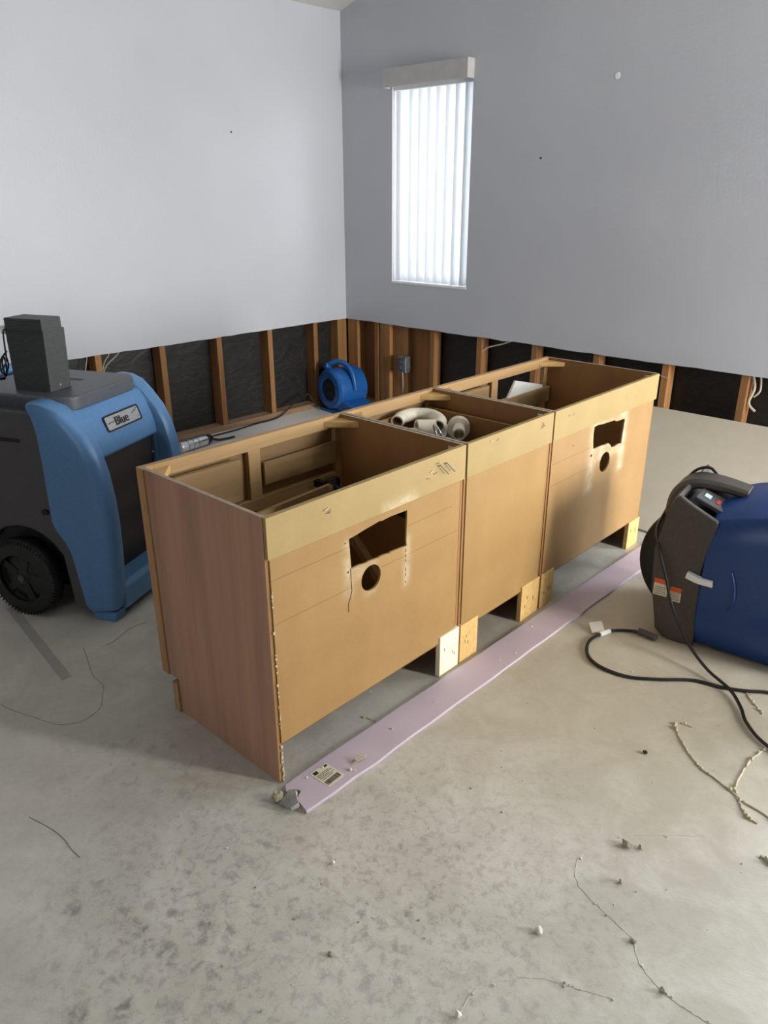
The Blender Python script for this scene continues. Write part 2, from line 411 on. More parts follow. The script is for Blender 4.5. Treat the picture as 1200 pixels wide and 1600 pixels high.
# lower band between cut line and sill
prism(bm, e+[(DX0, WZ0), (0, WZ0)], 'Y', 0, .0127)
for x0, x1, z0, z1 in ((0, WX0, WZ0, WZ1), (WX1, DX0, WZ0, WZ1), (0, DX0, WZ1, DZ)):
    box(bm, x0, x1, 0, .0127, z0, z1)
gable(bm, 0, XW, DZ, 0, .0127)
box(bm, DX1, XW, 0, .0127, 0, DZ)
struct('wall_right', bm, 'wall')
# outside skins behind the framing
bm = bmesh.new(); box(bm, -.115, -.103, YB, .115, 0, 2.5)
struct('wall_left_sheathing', bm, 'barrier')
bm = bmesh.new()
for x0, x1, z0, z1 in ((.80, WX0, WZ0, WZ1),):
    pass
box(bm, -.11, WX0, .103, .115, WZ0, DZ); box(bm, WX1, DX0, .103, .115, WZ0, DZ); box(bm, WX0, WX1, .103, .115, WZ1, DZ)
box(bm, .80, DX0, .103, .115, 0, WZ0); box(bm, DX1, XW, .103, .115, 0, DZ); gable(bm, -.11, XW, DZ, .103, .115)
box(bm, -.11, .80, .103, .115, CUT+.02, WZ0)
struct('wall_right_sheathing', bm, 'barrier')
struct('wall_right_plywood', B(-.11, .80, .090, .115, 0, CUT+.02), 'ply')
# far walls out of view
bm = bmesh.new(); PY0, PY1, PZ = -1.24, -.42, 2.10
prism(bm, [(YB, 0), (PY0, 0), (PY0, PZ), (YB, PZ)], 'X', XW, XW+.1); box(bm, XW, XW+.1, PY1, .1, 0, PZ)
box(bm, XW, XW+.1, YB, .1, PZ, ceil_z(XW)); struct('wall_patio_side', bm, 'far_wall')
bm = bmesh.new()
box(bm, -.1, 2.7, YB-.1, YB, 0, 2.5); box(bm, 4.5, XW+.1, YB-.1, YB, 0, 2.5); box(bm, 2.7, 4.5, YB-.1, YB, 0, .95); box(bm, 2.7, 4.5, YB-.1, YB, 2.1, 2.5)
prism(bm, [(-.1, 2.5), (XW+.1, 2.5), (XW+.1, ceil_z(XW+.1)), (-.1, ceil_z(-.1)+.005)], 'Y', YB-.1, YB)
struct('wall_behind_camera', bm, 'far_wall')

# window 1 : jambs, frame, glass
bm = bmesh.new()
box(bm, WX0-.012, WX0, .0128, .102, WZ0-.012, WZ1+.012); box(bm, WX1, WX1+.012, .0128, .102, WZ0-.012, WZ1+.012)
box(bm, WX0, WX1, .0128, .102, WZ1, WZ1+.012)
win = struct('window_1', bm, 'wall'); win['label'] = 'narrow window behind vertical blinds in the right wall'
obj('window_sill', B(WX0-.001, WX1+.001, -.004, .102, WZ0-.010, WZ0+.002), 'white_plastic', win)
bm = bmesh.new()
for x0, x1, z0, z1 in ((WX0, WX0+.035, WZ0, WZ1), (WX1-.035, WX1, WZ0, WZ1), (WX0+.035, WX1-.035, WZ0, WZ0+.035), (WX0+.035, WX1-.035, WZ1-.035, WZ1)):
    box(bm, x0, x1, .075, .105, z0, z1)
obj('window_frame', bm, 'white_plastic', win)
obj('window_pane', B(WX0+.03, WX1-.03, .089, .092, WZ0+.03, WZ1-.03), 'glass', win)
# doors of glass out of view
def glass_door(name, axis, a0, a1, p0, ztop):
    bm = bmesh.new()
    def bb(u0, u1, z0, z1, q0=0, q1=.05):
        if axis == 'X': box(bm, u0, u1, p0+q0, p0+q1, z0, z1)
        else: box(bm, p0+q0, p0+q1, u0, u1, z0, z1)
    m_ = (a0+a1)/2
    for u0, u1 in ((a0, a0+.05), (m_-.025, m_+.025), (a1-.05, a1)): bb(u0, u1, 0, ztop)
    for u0, u1 in ((a0+.05, m_-.025), (m_+.025, a1-.05)): bb(u0, u1, 0, .06); bb(u0, u1, ztop-.06, ztop)
    d = struct(name, bm, 'white_plastic')
    bm = bmesh.new(); bb(a0+.05, m_-.025, .06, ztop-.06, .02, .024); obj('door_pane', bm, 'glass', d)
    bm = bmesh.new(); bb(m_+.025, a1-.05, .06, ztop-.06, .02, .024); obj('door_pane', bm, 'glass', d)
glass_door('door_1', 'X', DX0, DX1, .03, DZ)
glass_door('door_2', 'Y', PY0, PY1, XW+.03, PZ)
struct('fill_pane', B(2.7, 4.5, YB-.06, YB-.055, .95, 2.1), 'glass')  # unseen pane added in front of the fill lamp

# blinds
bl = thing('vertical_blinds', 'white vertical blinds under a box valance in the narrow window', 'blinds', (.765, 0, .9))
def BB(name, b_, mat, **k):
    bmesh.ops.translate(b_, vec=(-.765, 0, -.9), verts=b_.verts); return obj(name, b_, mat, bl, **k)
bm = bmesh.new()
box(bm, .428, 1.082, -.062, -.056, 2.040, 2.140); box(bm, .428, .434, -.056, 0, 2.040, 2.140); box(bm, 1.076, 1.082, -.056, 0, 2.040, 2.140)
box(bm, .434, 1.076, -.056, 0, 2.134, 2.140)
BB('valance', bm, 'valance_grey', bevel=.0015)
BB('head_rail', B(.455, 1.070, .012, .045, 2.028, 2.058), 'white_plastic')
NS = 9
for i in range(NS):
    cx = .478+i*(1.052-.478)/(NS-1); bm = bmesh.new(); ang = R(17 if i else 50)
    W_ = .089 if i else .05; n = 8
    A, Bv = [], []
    for k in range(n+1):
        u = (k/n-.5)*W_; c_ = .006*(1-(2*k/n-1)**2)
        x = cx+math.cos(ang)*u-math.sin(ang)*c_; y = .030+math.sin(ang)*u+math.cos(ang)*c_
        for L_, dy in ((A, 0), (Bv, .0009)): L_.append((bm.verts.new((x, y+dy, .906)), bm.verts.new((x, y+dy, 2.03))))
    for k in range(n):
        bm.faces.new((A[k][0], A[k+1][0], A[k+1][1], A[k][1])); bm.faces.new((Bv[k][0], Bv[k][1], Bv[k+1][1], Bv[k+1][0]))
        bm.faces.new((A[k][0], Bv[k][0], Bv[k+1][0], A[k+1][0])); bm.faces.new((A[k][1], A[k+1][1], Bv[k+1][1], Bv[k][1]))
    bm.faces.new((A[0][0], A[0][1], Bv[0][1], Bv[0][0])); bm.faces.new((A[n][0], Bv[n][0], Bv[n][1], A[n][1]))
    BB('slat', bm, 'slat', smooth=50)

# framing
ORD = ['first', 'second', 'third', 'fourth', 'fifth', 'sixth', 'seventh']
for k in range(6):
    y = -.2888-.4064*k
    o = obj('wall_stud', B(0, .038-.0, 0, .089, 0, 2.44), 'stud', bevel=.002, seg=1)
    o.rotation_euler = (0, 0, R(90)); o.location = (-.0135, y-.019, .038)
    tag(o, 'exposed pine stud in the left wall, %s from the room corner' % ORD[k], 'stud', 'exposed studs of the left wall')
struct('trim_1', B(-.102, -.013, YB, -.001, 0, .038), 'plate')['label'] = 'weathered sole plate under the studs of the left wall'
for k, (x0, x1, lab) in enumerate(((.270, .312, 'narrow pale stud left of the metal outlet box'), (.325, .420, 'wide brown stud right beside the narrow pale stud, behind outlet box'),
        (.785, .823, 'pine stud in the right wall, next right of the outlet box'), (1.17, 1.21, 'pine stud in the right wall, right of the plywood bays'),
        (1.578, 1.616, 'pine stud behind the far cabinet, left of its middle'), (1.985, 2.023, 'pine stud behind the top corner of the far cabinet'),
        (2.391, 2.429, 'pine stud just right of the far cabinet corner'), (2.797, 2.835, 'pine stud above the leaning cream board'))):
    z0 = .038
    o = obj('wall_stud', B(x0, x1, .0135, .0885, z0, 2.4 if not (WX0-.1 < x0 < WX1) else .88), 'stud', bevel=.002, seg=1)
    tag(o, lab, 'stud', 'exposed studs of the right wall')
o = obj('corner_post', B(-.0, .10, .0135, .0885, .038, 2.4), 'stud', bevel=.002, seg=1); tag(o, 'double brown corner post where the two walls meet', 'post')
o = obj('corner_post', B(-.10, -.0135, -.075, .012, .038, 2.4), 'stud', bevel=.002, seg=1); tag(o, 'narrow corner stud at the end of the left wall', 'post')
struct('trim_2', B(.0, DX0, .013, .102, 0, .038), 'plate')['label'] = 'sole plate under the right wall framing'

# outlet box on the stud
ob = thing('outlet_box', 'grey metal electrical box nailed to a stud in the right wall', 'electrical box', (.545, .01, .35))
o = obj('box_shell', P([(.0, -.055), (.075, -.055), (.075, .055), (0, .055)], 'Y', -.02, .035), 'steel', ob, bevel=.004)
o = obj('receptacle', P(rounded(.012, .063, -.042, .042, .006), 'Y', -.026, -.018), 'lid_grey', ob, bevel=.001)
for dz in (-.02, .02): obj('socket', P(rounded(.026, .049, dz-.011, dz+.011, .005), 'Y', -.030, -.025), 'steel', ob)
ob.location = (.51, .015, .35)
obj_w = obj('electrical_wire', T([(.525, .03, .30), (.522, .04, .22), (.515, .05, .12), (.52, .05, .05)], .004, 6, 5), 'wire_white')
tag(obj_w, 'thin pale cable hanging below the metal outlet box', 'wire')
struct('wall_blocking', B(.425, .555, .045, .088, .038, .60), 'stud')

# loose wires in the wall cavities
WL = [([(.04, -1.99, .52), (.0-.02, -1.975, .57), (-.03, -1.96, .62)], 'single pale wire end left of the blue dehumidifier stud bay'),]
def wire(pts, r, lab, grp=None, m='wire_white'):
    return tag(obj('electrical_wire', T(pts, r, 6, 6), m), lab, 'wire', grp)
wire([(-.035, -2.00, .50), (-.03, -1.985, .55), (-.035, -1.96, .63)], .003, 'pale wire end poking down beside the first stud bay, left one', 'loose wires in the left wall')
wire([(-.045, -1.895, .47), (-.035, -1.86, .54), (-.03, -1.80, .585), (-.04, -1.74, .63)], .003, 'long pale wire curving up behind the dehumidifier', 'loose wires in the left wall')
wire([(-.045, -1.89, .49), (-.035, -1.87, .56), (-.03, -1.84, .60), (-.04, -1.82, .64)], .003, 'short pale wire splayed behind the dehumidifier', 'loose wires in the left wall')
wire([(1.20, .05, .30), (1.17, .04, .42), (1.215, .035, .53), (1.36, .03, .585), (1.46, .035, .625)], .005, 'grey cable arching in the dark bay right of the plywood')
wire([(1.165, .05, .25), (1.155, .045, .45), (1.165, .05, .63)], .004, 'straight pale cable beside the stud right of the plywood')
wire([(2.83, .05, .63), (2.86, .04, .55), (2.845, .04, .47), (2.88, .045, .43)], .006, 'frayed grey string hanging beside the rightmost stud')
wire([(2.87, .055, .63), (2.885, .05, .54), (2.86, .05, .50)], .005, 'short frayed strand hanging right of the rightmost stud')
wire([(2.375, -.004, .552), (2.40, -.004, .545), (2.44, -.004, .54)], .0018, 'short bare wire sticking out beside the far cabinet corner')

# screw heads / marks on walls
for (x, z, lab) in ((1.968, 1.973, 'small pale patch high on the right wall'), (1.558, 1.617, 'tiny nail mark on the right wall, right of the window')):
    b_ = bmesh.new(); lathe(b_, [(0, -.0015), (.012 if z > 1.9 else .005, -.0015), (.016 if z > 1.9 else .006, .0), (0, .0)], 16, 'Y', (x, -.0005, z))
    tag(obj('wall_plug', b_, 'white_plastic' if z > 1.9 else 'kerf'), lab, 'wall mark')
b_ = bmesh.new(); lathe(b_, [(0, 0), (.006, 0), (.005, .0015), (0, .0015)], 12, 'X', (.0, -.905, 1.778))
tag(obj('wall_plug', b_, 'kerf'), 'tiny nail mark on the left wall', 'wall mark')

# ---------------------------------------------------------------- the vanity cabinets
A0 = 1.5846; EX = Vector((math.cos(A0), math.sin(A0), 0)); OC = Vector((2.8007, -2.9555, 0))
H, D = .7566, .5294
def circ(cx, cz, r, n=28, sq=1.0): return [(cx+r*math.cos(2*math.pi*k/n), cz+r*sq*math.sin(2*math.pi*k/n)) for k in range(n)]
def staple(par, pts):
    for p in pts:
        x, z, dx, dz = p
        b_ = bmesh.new(); tube(b_, [(x, -.006, z), (x, -.009, z), (x+dx, -.010, z+dz), (x+dx, -.006, z+dz)], .0007, 5)
        obj('staple', b_, 'staple', par)
def cabinet(x0, W_, lab, back, holes, left_mat, feet, opening, stile):
    t = thing('vanity_cabinet', lab, 'cabinet', OC+EX*x0, A0, 'topless vanity cabinets in a row')
    g = .0015
    def dusty_top(o):
        o.data.materials.append(M['edge'])
        for f in o.data.polygons:
            if f.normal.z > .9 and f.center.z > H-.01: f.material_index = 1
    side = [(.004, 0), (D-.078, 0), (D-.078, .113), (D-.02, .113), (D-.02, H), (.004, H)]
    obj('side_panel', P(side, 'X', g, .0125), left_mat, t)
    obj('side_panel', P(side, 'X', W_-.0125, W_-g), 'inner', t)
    for o in t.children[:2]:
        dusty_top(o); o.data.materials.append(M['inner'])
        for f in o.data.polygons:
            if f.normal.y < -.9: f.material_index = 2
    # top rail at the back and the fibreboard back, let in a little
    obj('back_rail', B(.0035, W_-.0035, -.006, .009, H-.106, H-.0005), 'rail' if x0 == 0 else 'rail_plain', t, bevel=.0008, seg=1)
    dusty_top(t.children[-1])
    obj('back_panel', plate_holes([(.0125, .124), (W_-.019, .124), (W_-.019, H-.1065), (.0125, H-.1065)], holes, 'Y', .000, .006), back, t)
    for fx0, fx1, fz, fm, fl in feet:
        o = obj('foot_block', B(fx0, fx1, -.006, .012, .0, fz), fm, t, bevel=.001, seg=1)
        if fl: o['label'] = fl
        rr = random.Random(int(fx0*1000)+int(x0*100))
        for q in range(3): 
            sx = rr.uniform(fx0+.02, fx1-.02); sz = rr.uniform(.05, fz-.04)
            obj('staple', T([(sx, -.0065, sz), (sx+rr.uniform(-.004, .004), -.0065, sz+.012)], .0009, 5), 'kerf', o)
    # face frame
    ff = bmesh.new(); y0, y1 = D-.02, D
    box(ff, 0, .038, y0, y1, .113, H); box(ff, W_-.038, W_, y0, y1, .113, H)
    box(ff, .038, W_-.038, y0, y1, H-.040, H); box(ff, .038, W_-.038, y0, y1, .113, .150)
    box(ff, .038, W_-.038, y0, y1, .520, .560)
    if stile: box(ff, stile, stile+.045, y0, y1, .560, H-.040)
    obj('face_frame', ff, 'pine', t, bevel=.001, seg=1)
    # drawer fronts and doors hung outside the frame
    if opening == 'closed':
        if stile:
            obj('drawer_front', B(.02, stile+.010, D+.0005, D+.019, .535, H-.02), 'drawer_front', t, bevel=.002)
            obj('drawer_front', B(stile+.012, W_-.02, D+.0005, D+.019, .535, H-.02), 'drawer_front', t, bevel=.002)
            obj('drawer_box_end', B(stile+.052, W_-.045, D-.028, D-.021, .598, .672), 'drawer_front', t, bevel=.001)
            obj('drawer_box_end', B(.045, stile-.042, D-.040, D-.021, .580, .708), 'drawer_front', t, bevel=.001)
    if opening == 'open':
        obj('drawer_front', B(.02, stile+.010, D+.0005, D+.019, .600, H-.02), 'drawer_front', t, bevel=.002)
        obj('drawer_box_end', B(.045, stile-.045, D-.040, D-.021, .600, .712), 'drawer_front', t, bevel=.001)
        obj('drawer_front', B(stile+.03, W_-.02, D-.045, D-.021, .565, .632), 'drawer_front', t, bevel=.002)
    if stile:
        obj('cabinet_door', B(.02, W_/2-.002, D+.0005, D+.019, .128, .530), 'drawer_front', t, bevel=.002)
        obj('cabinet_door', B(W_/2+.002, W_-.02, D+.0005, D+.019, .128, .530), 'drawer_front', t, bevel=.002)
    else:
        for za, zb in ((.128, .33), (.336, .530), (.536, H-.02)):
            obj('drawer_front', B(.02, W_-.02, D+.0005, D+.019, za, zb), 'drawer_front', t, bevel=.002)
    obj('bottom_panel', B(.013, W_-.013, .008, D-.021, .113, .124), 'bottom', t)
    obj('toe_kick', B(.013, W_-.013, D-.077, D-.064, .0, .112), 'bottom', t)
    # triangular corner blocks
    zt = H-.012
    for cx, sx in ((.0127, 1), (W_-.0127, -1)):
        for cy, sy in ((.0095, 1), (D-.0205, -1)):
            b_ = bmesh.new(); s1, s2 = (.075, .085) if sy < 0 else (.05, .045)
            prism(b_, [(cx, cy), (cx+sx*s1, cy), (cx, cy+sy*s2)], 'Z', zt-.019, zt)
            obj('corner_block', b_, 'block' if sy < 0 else 'edge', t, bevel=.001, seg=1)
    return t

hole_a = [(.270, .615), (.30, .618), (.33, .6225), (.356, .625), (.387, .629), (.392, .626), (.43, .6285), (.47, .627), (.497, .626),
          (.4965, .60), (.495, .56), (.495, .518)] + jag((.485, .5185), (.29, .527), 22, .0016, 5) + [(.277, .527), (.274, .56), (.272, .59)]
c1 = cabinet(0, .7537, 'near vanity cabinet with oak laminate end panel and pipe cutouts in its back', 'back_a',
        [hole_a, circ(.351, .473, .038)], 'oak_end',
        [(.655, .7517, .146, 'cream_block', 'cream white foot block')], 'closed', .354)
obj('end_stile', B(-.0035, .001, D-.034, D-.001, .113, H), 'pine_v', c1)
obj('end_foot', B(-.006, .012, D-.0775, D-.050, .0, .098), 'pine', c1, bevel=.001)
# saw cuts
b_ = bmesh.new()
tube(b_, [(.2735, -.0004, .53), (.2745, -.0004, .50), (.277, -.0004, .462), (.271, -.0004, .445), (.263, -.0004, .43), (.2635, -.0004, .405)], .0010, 5)
obj('saw_cut', b_, 'kerf', c1)
b_ = bmesh.new()
b_.free()
for z0_, z1_ in ((.500, .512), (.484, .494), (.472, .478), (.440, .452), (.425, .434), (.402, .410)):
    obj('saw_cut', T([(.4925, -.0003, z0_), (.4915, -.0003, z1_)], .0009, 5), 'kerf', c1)
obj('saw_nick', T([(.262, -.0003, .520), (.266, -.0003, .525)], .002, 5), 'kerf', c1); obj('saw_nick', T([(.255, -.0003, .607), (.257, -.0003, .608)], .002, 5), 'kerf', c1)
staple(c1, [(.180, .722, .013, .004), (.197, .711, .004, .010), (.188, .713, .01, .001), (.60, .705, .012, .002), (.585, .714, .009, .004), (.61, .733, .01, .001), (.57, .70, .012, -.004)])
for dx in (0, .022):
    b_ = bmesh.new(); tube(b_, [(.622+dx*1.3, -.006, .724), (.622+dx*1.3, -.014, .727), (.655+dx*1.3, -.018, .694)], .0017, 6)
    obj('nail', b_, 'lid_grey', c1)
# pale splinters along the near edge of the end panel
rr = random.Random(5); b_ = bmesh.new()
for k in range(46):
    z = rr.uniform(.01, .56) if k > 16 else rr.uniform(.0, .10); s_ = rr.uniform(.0010, .0024)
    box(b_, .012+rr.uniform(-.003, .002), .013+s_, .0015-s_, .0035, z, z+rr.uniform(.002, .009))
o = obj('splinters', b_, 'caulk', c1); o['kind'] = 'stuff'
# slats and slide inside the near cabinet
o = obj('drawer_rail', P([(.0127, .556), (.585, .578), (.592, .572), (.600, .556), (.592, .545), (.0127, .524)], 'Y', .398, .412), 'drawer_front', c1, bevel=.001)
obj('drawer_slide', B(.597, .617, .02, D-.036, .542, .566), 'black', c1, bevel=.002)
obj('slide_bracket', P(rounded(.590, .645, .53, .585, .012), 'Y', .415, .435), 'black', c1, bevel=.002)
o = obj('leaning_slat', P([(.205, .128), (.245, .128), (.505, .368), (.505, .405)], 'X', .712, .739), 'pine_v', c1, bevel=.001, label='wooden slat leaning inside against the partition')

c2 = cabinet(.7557, .4850, 'narrow middle cabinet holding a drawer full of pipe fittings', 'back_b', [], 'inner',
        [(.004, .099, .143, 'foot', 'pale particle board foot block'), (.363, .478, .143, 'foot', None)], 'drawers', 0)
staple(c2, [(.115, .737, .008, .004), (.150, .733, .004, .006), (.405, .722, .006, .014), (.413, .728, .010, -.006), (.402, .716, .012, .004)])
dr = bmesh.new()
dx0, dx1, dy0, dy1, dz0, dz1 = .030, .438, .085, .505, .590, .697
box(dr, dx0, dx0+.011, dy0, dy1, dz0, dz1); box(dr, dx1-.011, dx1, dy0, dy1, dz0, dz1)
box(dr, dx0+.011, dx1-.011, dy0, dy0+.011, dz0, dz1); box(dr, dx0+.011, dx1-.011, dy1-.011, dy1, dz0, dz1)
dro = obj('drawer_box', dr, 'inner', c2, bevel=.001, seg=1)
obj('drawer_bottom', B(dx0+.011, dx1-.011, dy0+.011, dy1-.011, dz0+.006, dz0+.012), 'bottom', dro)
obj('drawer_slide', B(.0130, .0295, .03, D-.022, .60, .64), 'steel', c2); obj('drawer_slide', B(.4385, .472, .03, D-.022, .60, .64), 'steel', c2)

hole_c = [(.305, .638), (.33, .640), (.36, .636), (.40, .634), (.44, .632), (.464, .631), (.475, .624), (.49, .622), (.515, .621), (.545, .621), (.552, .612),
          (.548, .57), (.545, .520)] + [(.52, .522), (.49, .519), (.463, .522), (.45, .536), (.432, .546), (.41, .545), (.38, .548), (.35, .549), (.325, .549), (.312, .552), (.306, .58), (.302, .61)]
c3 = cabinet(1.2427, .8140, 'far vanity cabinet with torn rectangular hole in its back, end of the row', 'back_c',
        [hole_c, circ(.418, .474, .040)], 'inner',
        [(.004, .092, .140, 'foot', None), (.706, .806, .126, 'foot', None)], 'open', .370)
staple(c3, [(.09, .724, .012, .003), (.12, .719, .008, .005), (.60, .70, .006, .004)])
obj('saw_nick', T([(.297, -.0003, .525), (.302, -.0003, .532)], .0035, 5), 'kerf', c3); obj('saw_nick', T([(.155, -.0003, .600), (.157, -.0003, .602)], .002, 5), 'kerf', c3)
b_ = bmesh.new(); tube(b_, [(.63, .49, .03), (.63, .49, .55)], .001, 4); b_.free()
cf = lambda x, y, z: OC+EX*x+Vector((-EX.y, EX.x, 0))*y+Vector((0, 0, z))
# white scrap of drywall standing in the open bay of the far cabinet
sc_ = obj('drywall_scrap', P([(.486-.02, .633), (.741, .633), (.741, .645), (.52, .700)], 'Y', .4915, .5005), 'white_paper')
sc_.location = OC+EX*1.2427; sc_.rotation_euler = (0, 0, A0)
tag(sc_, 'white triangular scrap of board standing in the far cabinet front', 'scrap board')

# pipe fittings in the drawer
def local_thing(name, lab, cat, p, rz=0, grp=None): return thing(name, lab, cat, cf(*p), A0+rz, grp)
zb = dz0+.012
t = local_thing('drain_trap', 'cream curved drain trap lying in the middle cabinet drawer', 'pipe fitting', (1.06, .42, zb), 0, 'drain fittings in the drawer')
def pipe(bm, pts, ro, ri, seg=20, sm=8):
    pts = spline(pts, sm); up = Vector((0, 0, 1)); prev = None; O_, I_ = [], []
    for i, p in enumerate(pts):
        d = (pts[min(i+1, len(pts)-1)]-pts[max(i-1, 0)]).normalized()
        a = d.cross(up).normalized() if prev is None else (prev-d*prev.dot(d)).normalized()
        prev = a; b = d.cross(a)
        for L_, r in ((O_, ro), (I_, ri)):
            L_.append([bm.verts.new(p+(a*math.cos(2*math.pi*k/seg)+b*math.sin(2*math.pi*k/seg))*r) for k in range(seg)])
    for L_ in (O_, I_):
        for x_, y_ in zip(L_, L_[1:]):
            for i in range(seg): bm.faces.new((x_[i], x_[(i+1) % seg], y_[(i+1) % seg], y_[i]))
    for e_ in (0, -1):
        for i in range(seg): bm.faces.new((O_[e_][i], O_[e_][(i+1) % seg], I_[e_][(i+1) % seg], I_[e_][i]))
bm = bmesh.new(); pipe(bm, [(-.085, .045, .085), (-.03, .068, .088), (.03, .06, .088), (.062, .01, .086), (.045, -.045, .080), (.01, -.065, .072)], .024, .019)
obj('trap_bend', bm, 'pvc', t, smooth=50)
bm = bmesh.new(); pipe(bm, [(-.05, -.015, .068), (-.02, -.035, .066), (.006, -.055, .066)], .030, .022)
obj('slip_nut', bm, 'pvc', t, smooth=50)
bm = bmesh.new(); pipe(bm, [(-.085, .0, .045), (-.04, -.02, .043)], .026, .019); obj('tail_piece', bm, 'pvc', t, smooth=50)
t = local_thing('slip_joint_coupling', 'cream flanged pipe coupling lying at the right of the drawer', 'pipe fitting', (1.118, .30, zb+.002), R(38), 'drain fittings in the drawer')
bm = bmesh.new(); pipe(bm, [(-.055, .0, .055), (.0, .0, .058), (.045, .0, .061)], .023, .018); obj('pipe_stub', bm, 'pvc', t, smooth=50)
bm = bmesh.new(); pipe(bm, [(.010, 0, .058), (.036, 0, .060)], .040, .024, 24); obj('flange_nut', bm, 'pvc', t, smooth=50)
for a_ in range(8):
    pass
t2 = obj('cover_plate', plate_holes(rounded(-.05, .05, -.045, .045, .004), [circ(0, 0, .016)], 'Z', 0, .003), 'white_paper')
t2.location = cf(1.10, .385, zb+.052); t2.rotation_euler = (R(14), R(-8), A0+R(20)); tag(t2, 'square white plate with a round hole, upper one in the drawer', 'plate', 'white plates in the drawer')
t3 = t2.copy(); COL.objects.link(t3); t3.location = cf(1.075, .35, zb+.028); t3.rotation_euler = (R(8), R(-4), A0+R(48)); t3['label'] = 'square white plate, lower one poking out below the other'
t4 = obj('chrome_ring', T([(.03*math.cos(a_*.35), .03*math.sin(a_*.35), 0) for a_ in range(19)], .004, 8), 'metal', smooth=60)
t4.location = cf(1.00, .30, zb+.075); t4.rotation_euler = (R(70), 0, A0+R(60)); tag(t4, 'shiny chrome ring leaning in the middle cabinet drawer', 'ring')
t5 = obj('pipe_cap', bmesh.new(), 'pvc'); bm = bmesh.new(); pipe(bm, [(0, -.03, 0), (0, .0, 0), (0, .03, 0)], .022, .017); bm.to_mesh(t5.data); bm.free()
t5.location = cf(.885, .38, zb+.023); t5.rotation_euler = (0, 0, A0+R(20)); tag(t5, 'short cream pipe piece at the left side of the drawer', 'pipe fitting', 'drain fittings in the drawer')
bm = bmesh.new(); rr = random.Random(9)
for k in range(26):
    x_, y_ = rr.uniform(dx0+.03, dx1-.03), rr.uniform(dy0+.02, .30); s_ = rr.uniform(.004, .012)
    box(bm, -s_, s_, -s_*.5, s_*.5, 0, s_*.5, mtx=Matrix.Translation((x_, y_, zb)) @ Matrix.Rotation(rr.uniform(0, 3), 4, 'Z'))
o = obj('scrap_bits', bm, 'caulk'); o.location = OC+EX*.7557; o.rotation_euler = (0, 0, A0)
tag(o, 'small bits of plaster and scrap strewn in the drawer', 'debris', kind='stuff')

# ---------------------------------------------------------------- lavender strip on the floor
st = thing('drywall_strip', 'long lavender strip of drywall lying along the cabinets', 'drywall strip', (2.87, -2.96, 0))
L0 = 2.30
bm = bmesh.new()
le = [(-.054+.0008*math.sin(i*1.9), i*L0/30) for i in range(31)]
re_ = [(.062+.0012*math.sin(i*2.3)+(.003 if i % 7 == 3 else 0), i*L0/30) for i in range(31)]
re_ = [(x-(.012*(y/L0)), y) for x, y in re_]
prism(bm, [(-.050, .004), (-.028, -.012), (-.018, .014), (-.004, .018), (.010, -.006), (.030, -.012), (.060, -.018)]+re_[1:]+le[:0:-1], 'Z', .0005, .010)
obj('face_paper', bm, 'lav', st, bevel=.001, seg=1)
# sticker
sk = obj('sticker', B(-.036, .036, -.030, .030, .0102, .0108), 'sticker', st); sk.location = (.002, .105, 0); sk.rotation_euler = (0, 0, R(3))
rr = random.Random(3); bm = bmesh.new(); x_ = .018
y_ = -.026
while y_ < .024:
    wd = rr.choice((.0012, .002, .003)); box(bm, .014, .030, y_, y_+wd, .0109, .0112); y_ += wd+rr.choice((.0012, .002))
obj('barcode', bm, 'ink', sk)
bm = bmesh.new()
for k, xx in enumerate((.006, .000, -.005, -.010, -.015)):
    y_ = -.024
    while y_ < (.02 if k % 2 else .012):
        l_ = rr.uniform(.003, .007); box(bm, xx, xx+.0018, y_, y_+l_, .0109, .0112); y_ += l_+.0015
box(bm, -.031, -.020, -.024, -.010, .0109, .0112); box(bm, -.031, -.024, .012, .026, .0109, .0112)
obj('print_lines', bm, 'ink', sk)
obj('torn_paper', P([(-.052, -.016), (-.030, -.022), (-.020, .012), (-.026, .016), (-.034, .004)], 'Z', .0, .0015), 'gypsum', st).rotation_euler = (R(-12), 0, 0)
g_ = obj('drywall_flap', P([(-.030, .012), (-.012, .022), (-.002, .012), (.034, -.010), (.026, -.030), (-.016, -.034), (-.022, -.012)], 'Z', 0, .012), 'gypsum')
g_.location = (2.876, -2.972, .007); g_.rotation_euler = (R(10), R(-14), 0); tag(g_, 'grey torn flap of drywall at the near end of the strip', 'drywall piece')
def crumb(x, y, s, m, lab, grp=None, z=0, seed=0):
    rr = random.Random(seed*7+3); bm = bmesh.new(); bmesh.ops.create_icosphere(bm, subdivisions=1, radius=1)
    for v in bm.verts: v.co *= rr.uniform(.65, 1.15)
    bmesh.ops.scale(bm, vec=(s, s*rr.uniform(.7, 1), s*.7), verts=bm.verts)
    zmin = min(v.co.z for v in bm.verts)
    bmesh.ops.translate(bm, vec=(0, 0, -zmin), verts=bm.verts)
    o = obj('debris_crumb', bm, m); o.location = (x, y, z); o.rotation_euler = (0, 0, rr.uniform(0, 6)); return tag(o, lab, 'debris', grp)
g2 = obj('plaster_chunk', bmesh.new(), 'crumb')
bm = bmesh.new(); bmesh.ops.create_icosphere(bm, subdivisions=2, radius=.016)
rr = random.Random(2)
for v in bm.verts: v.co *= rr.uniform(.7, 1.2); v.co.z *= .8
bmesh.ops.translate(bm, vec=(0, 0, .012), verts=bm.verts); bm.to_mesh(g2.data); bm.free(); g2.location = (2.838, -2.995, 0)
tag(g2, 'crumbled plaster chunk left of the torn flap', 'debris')
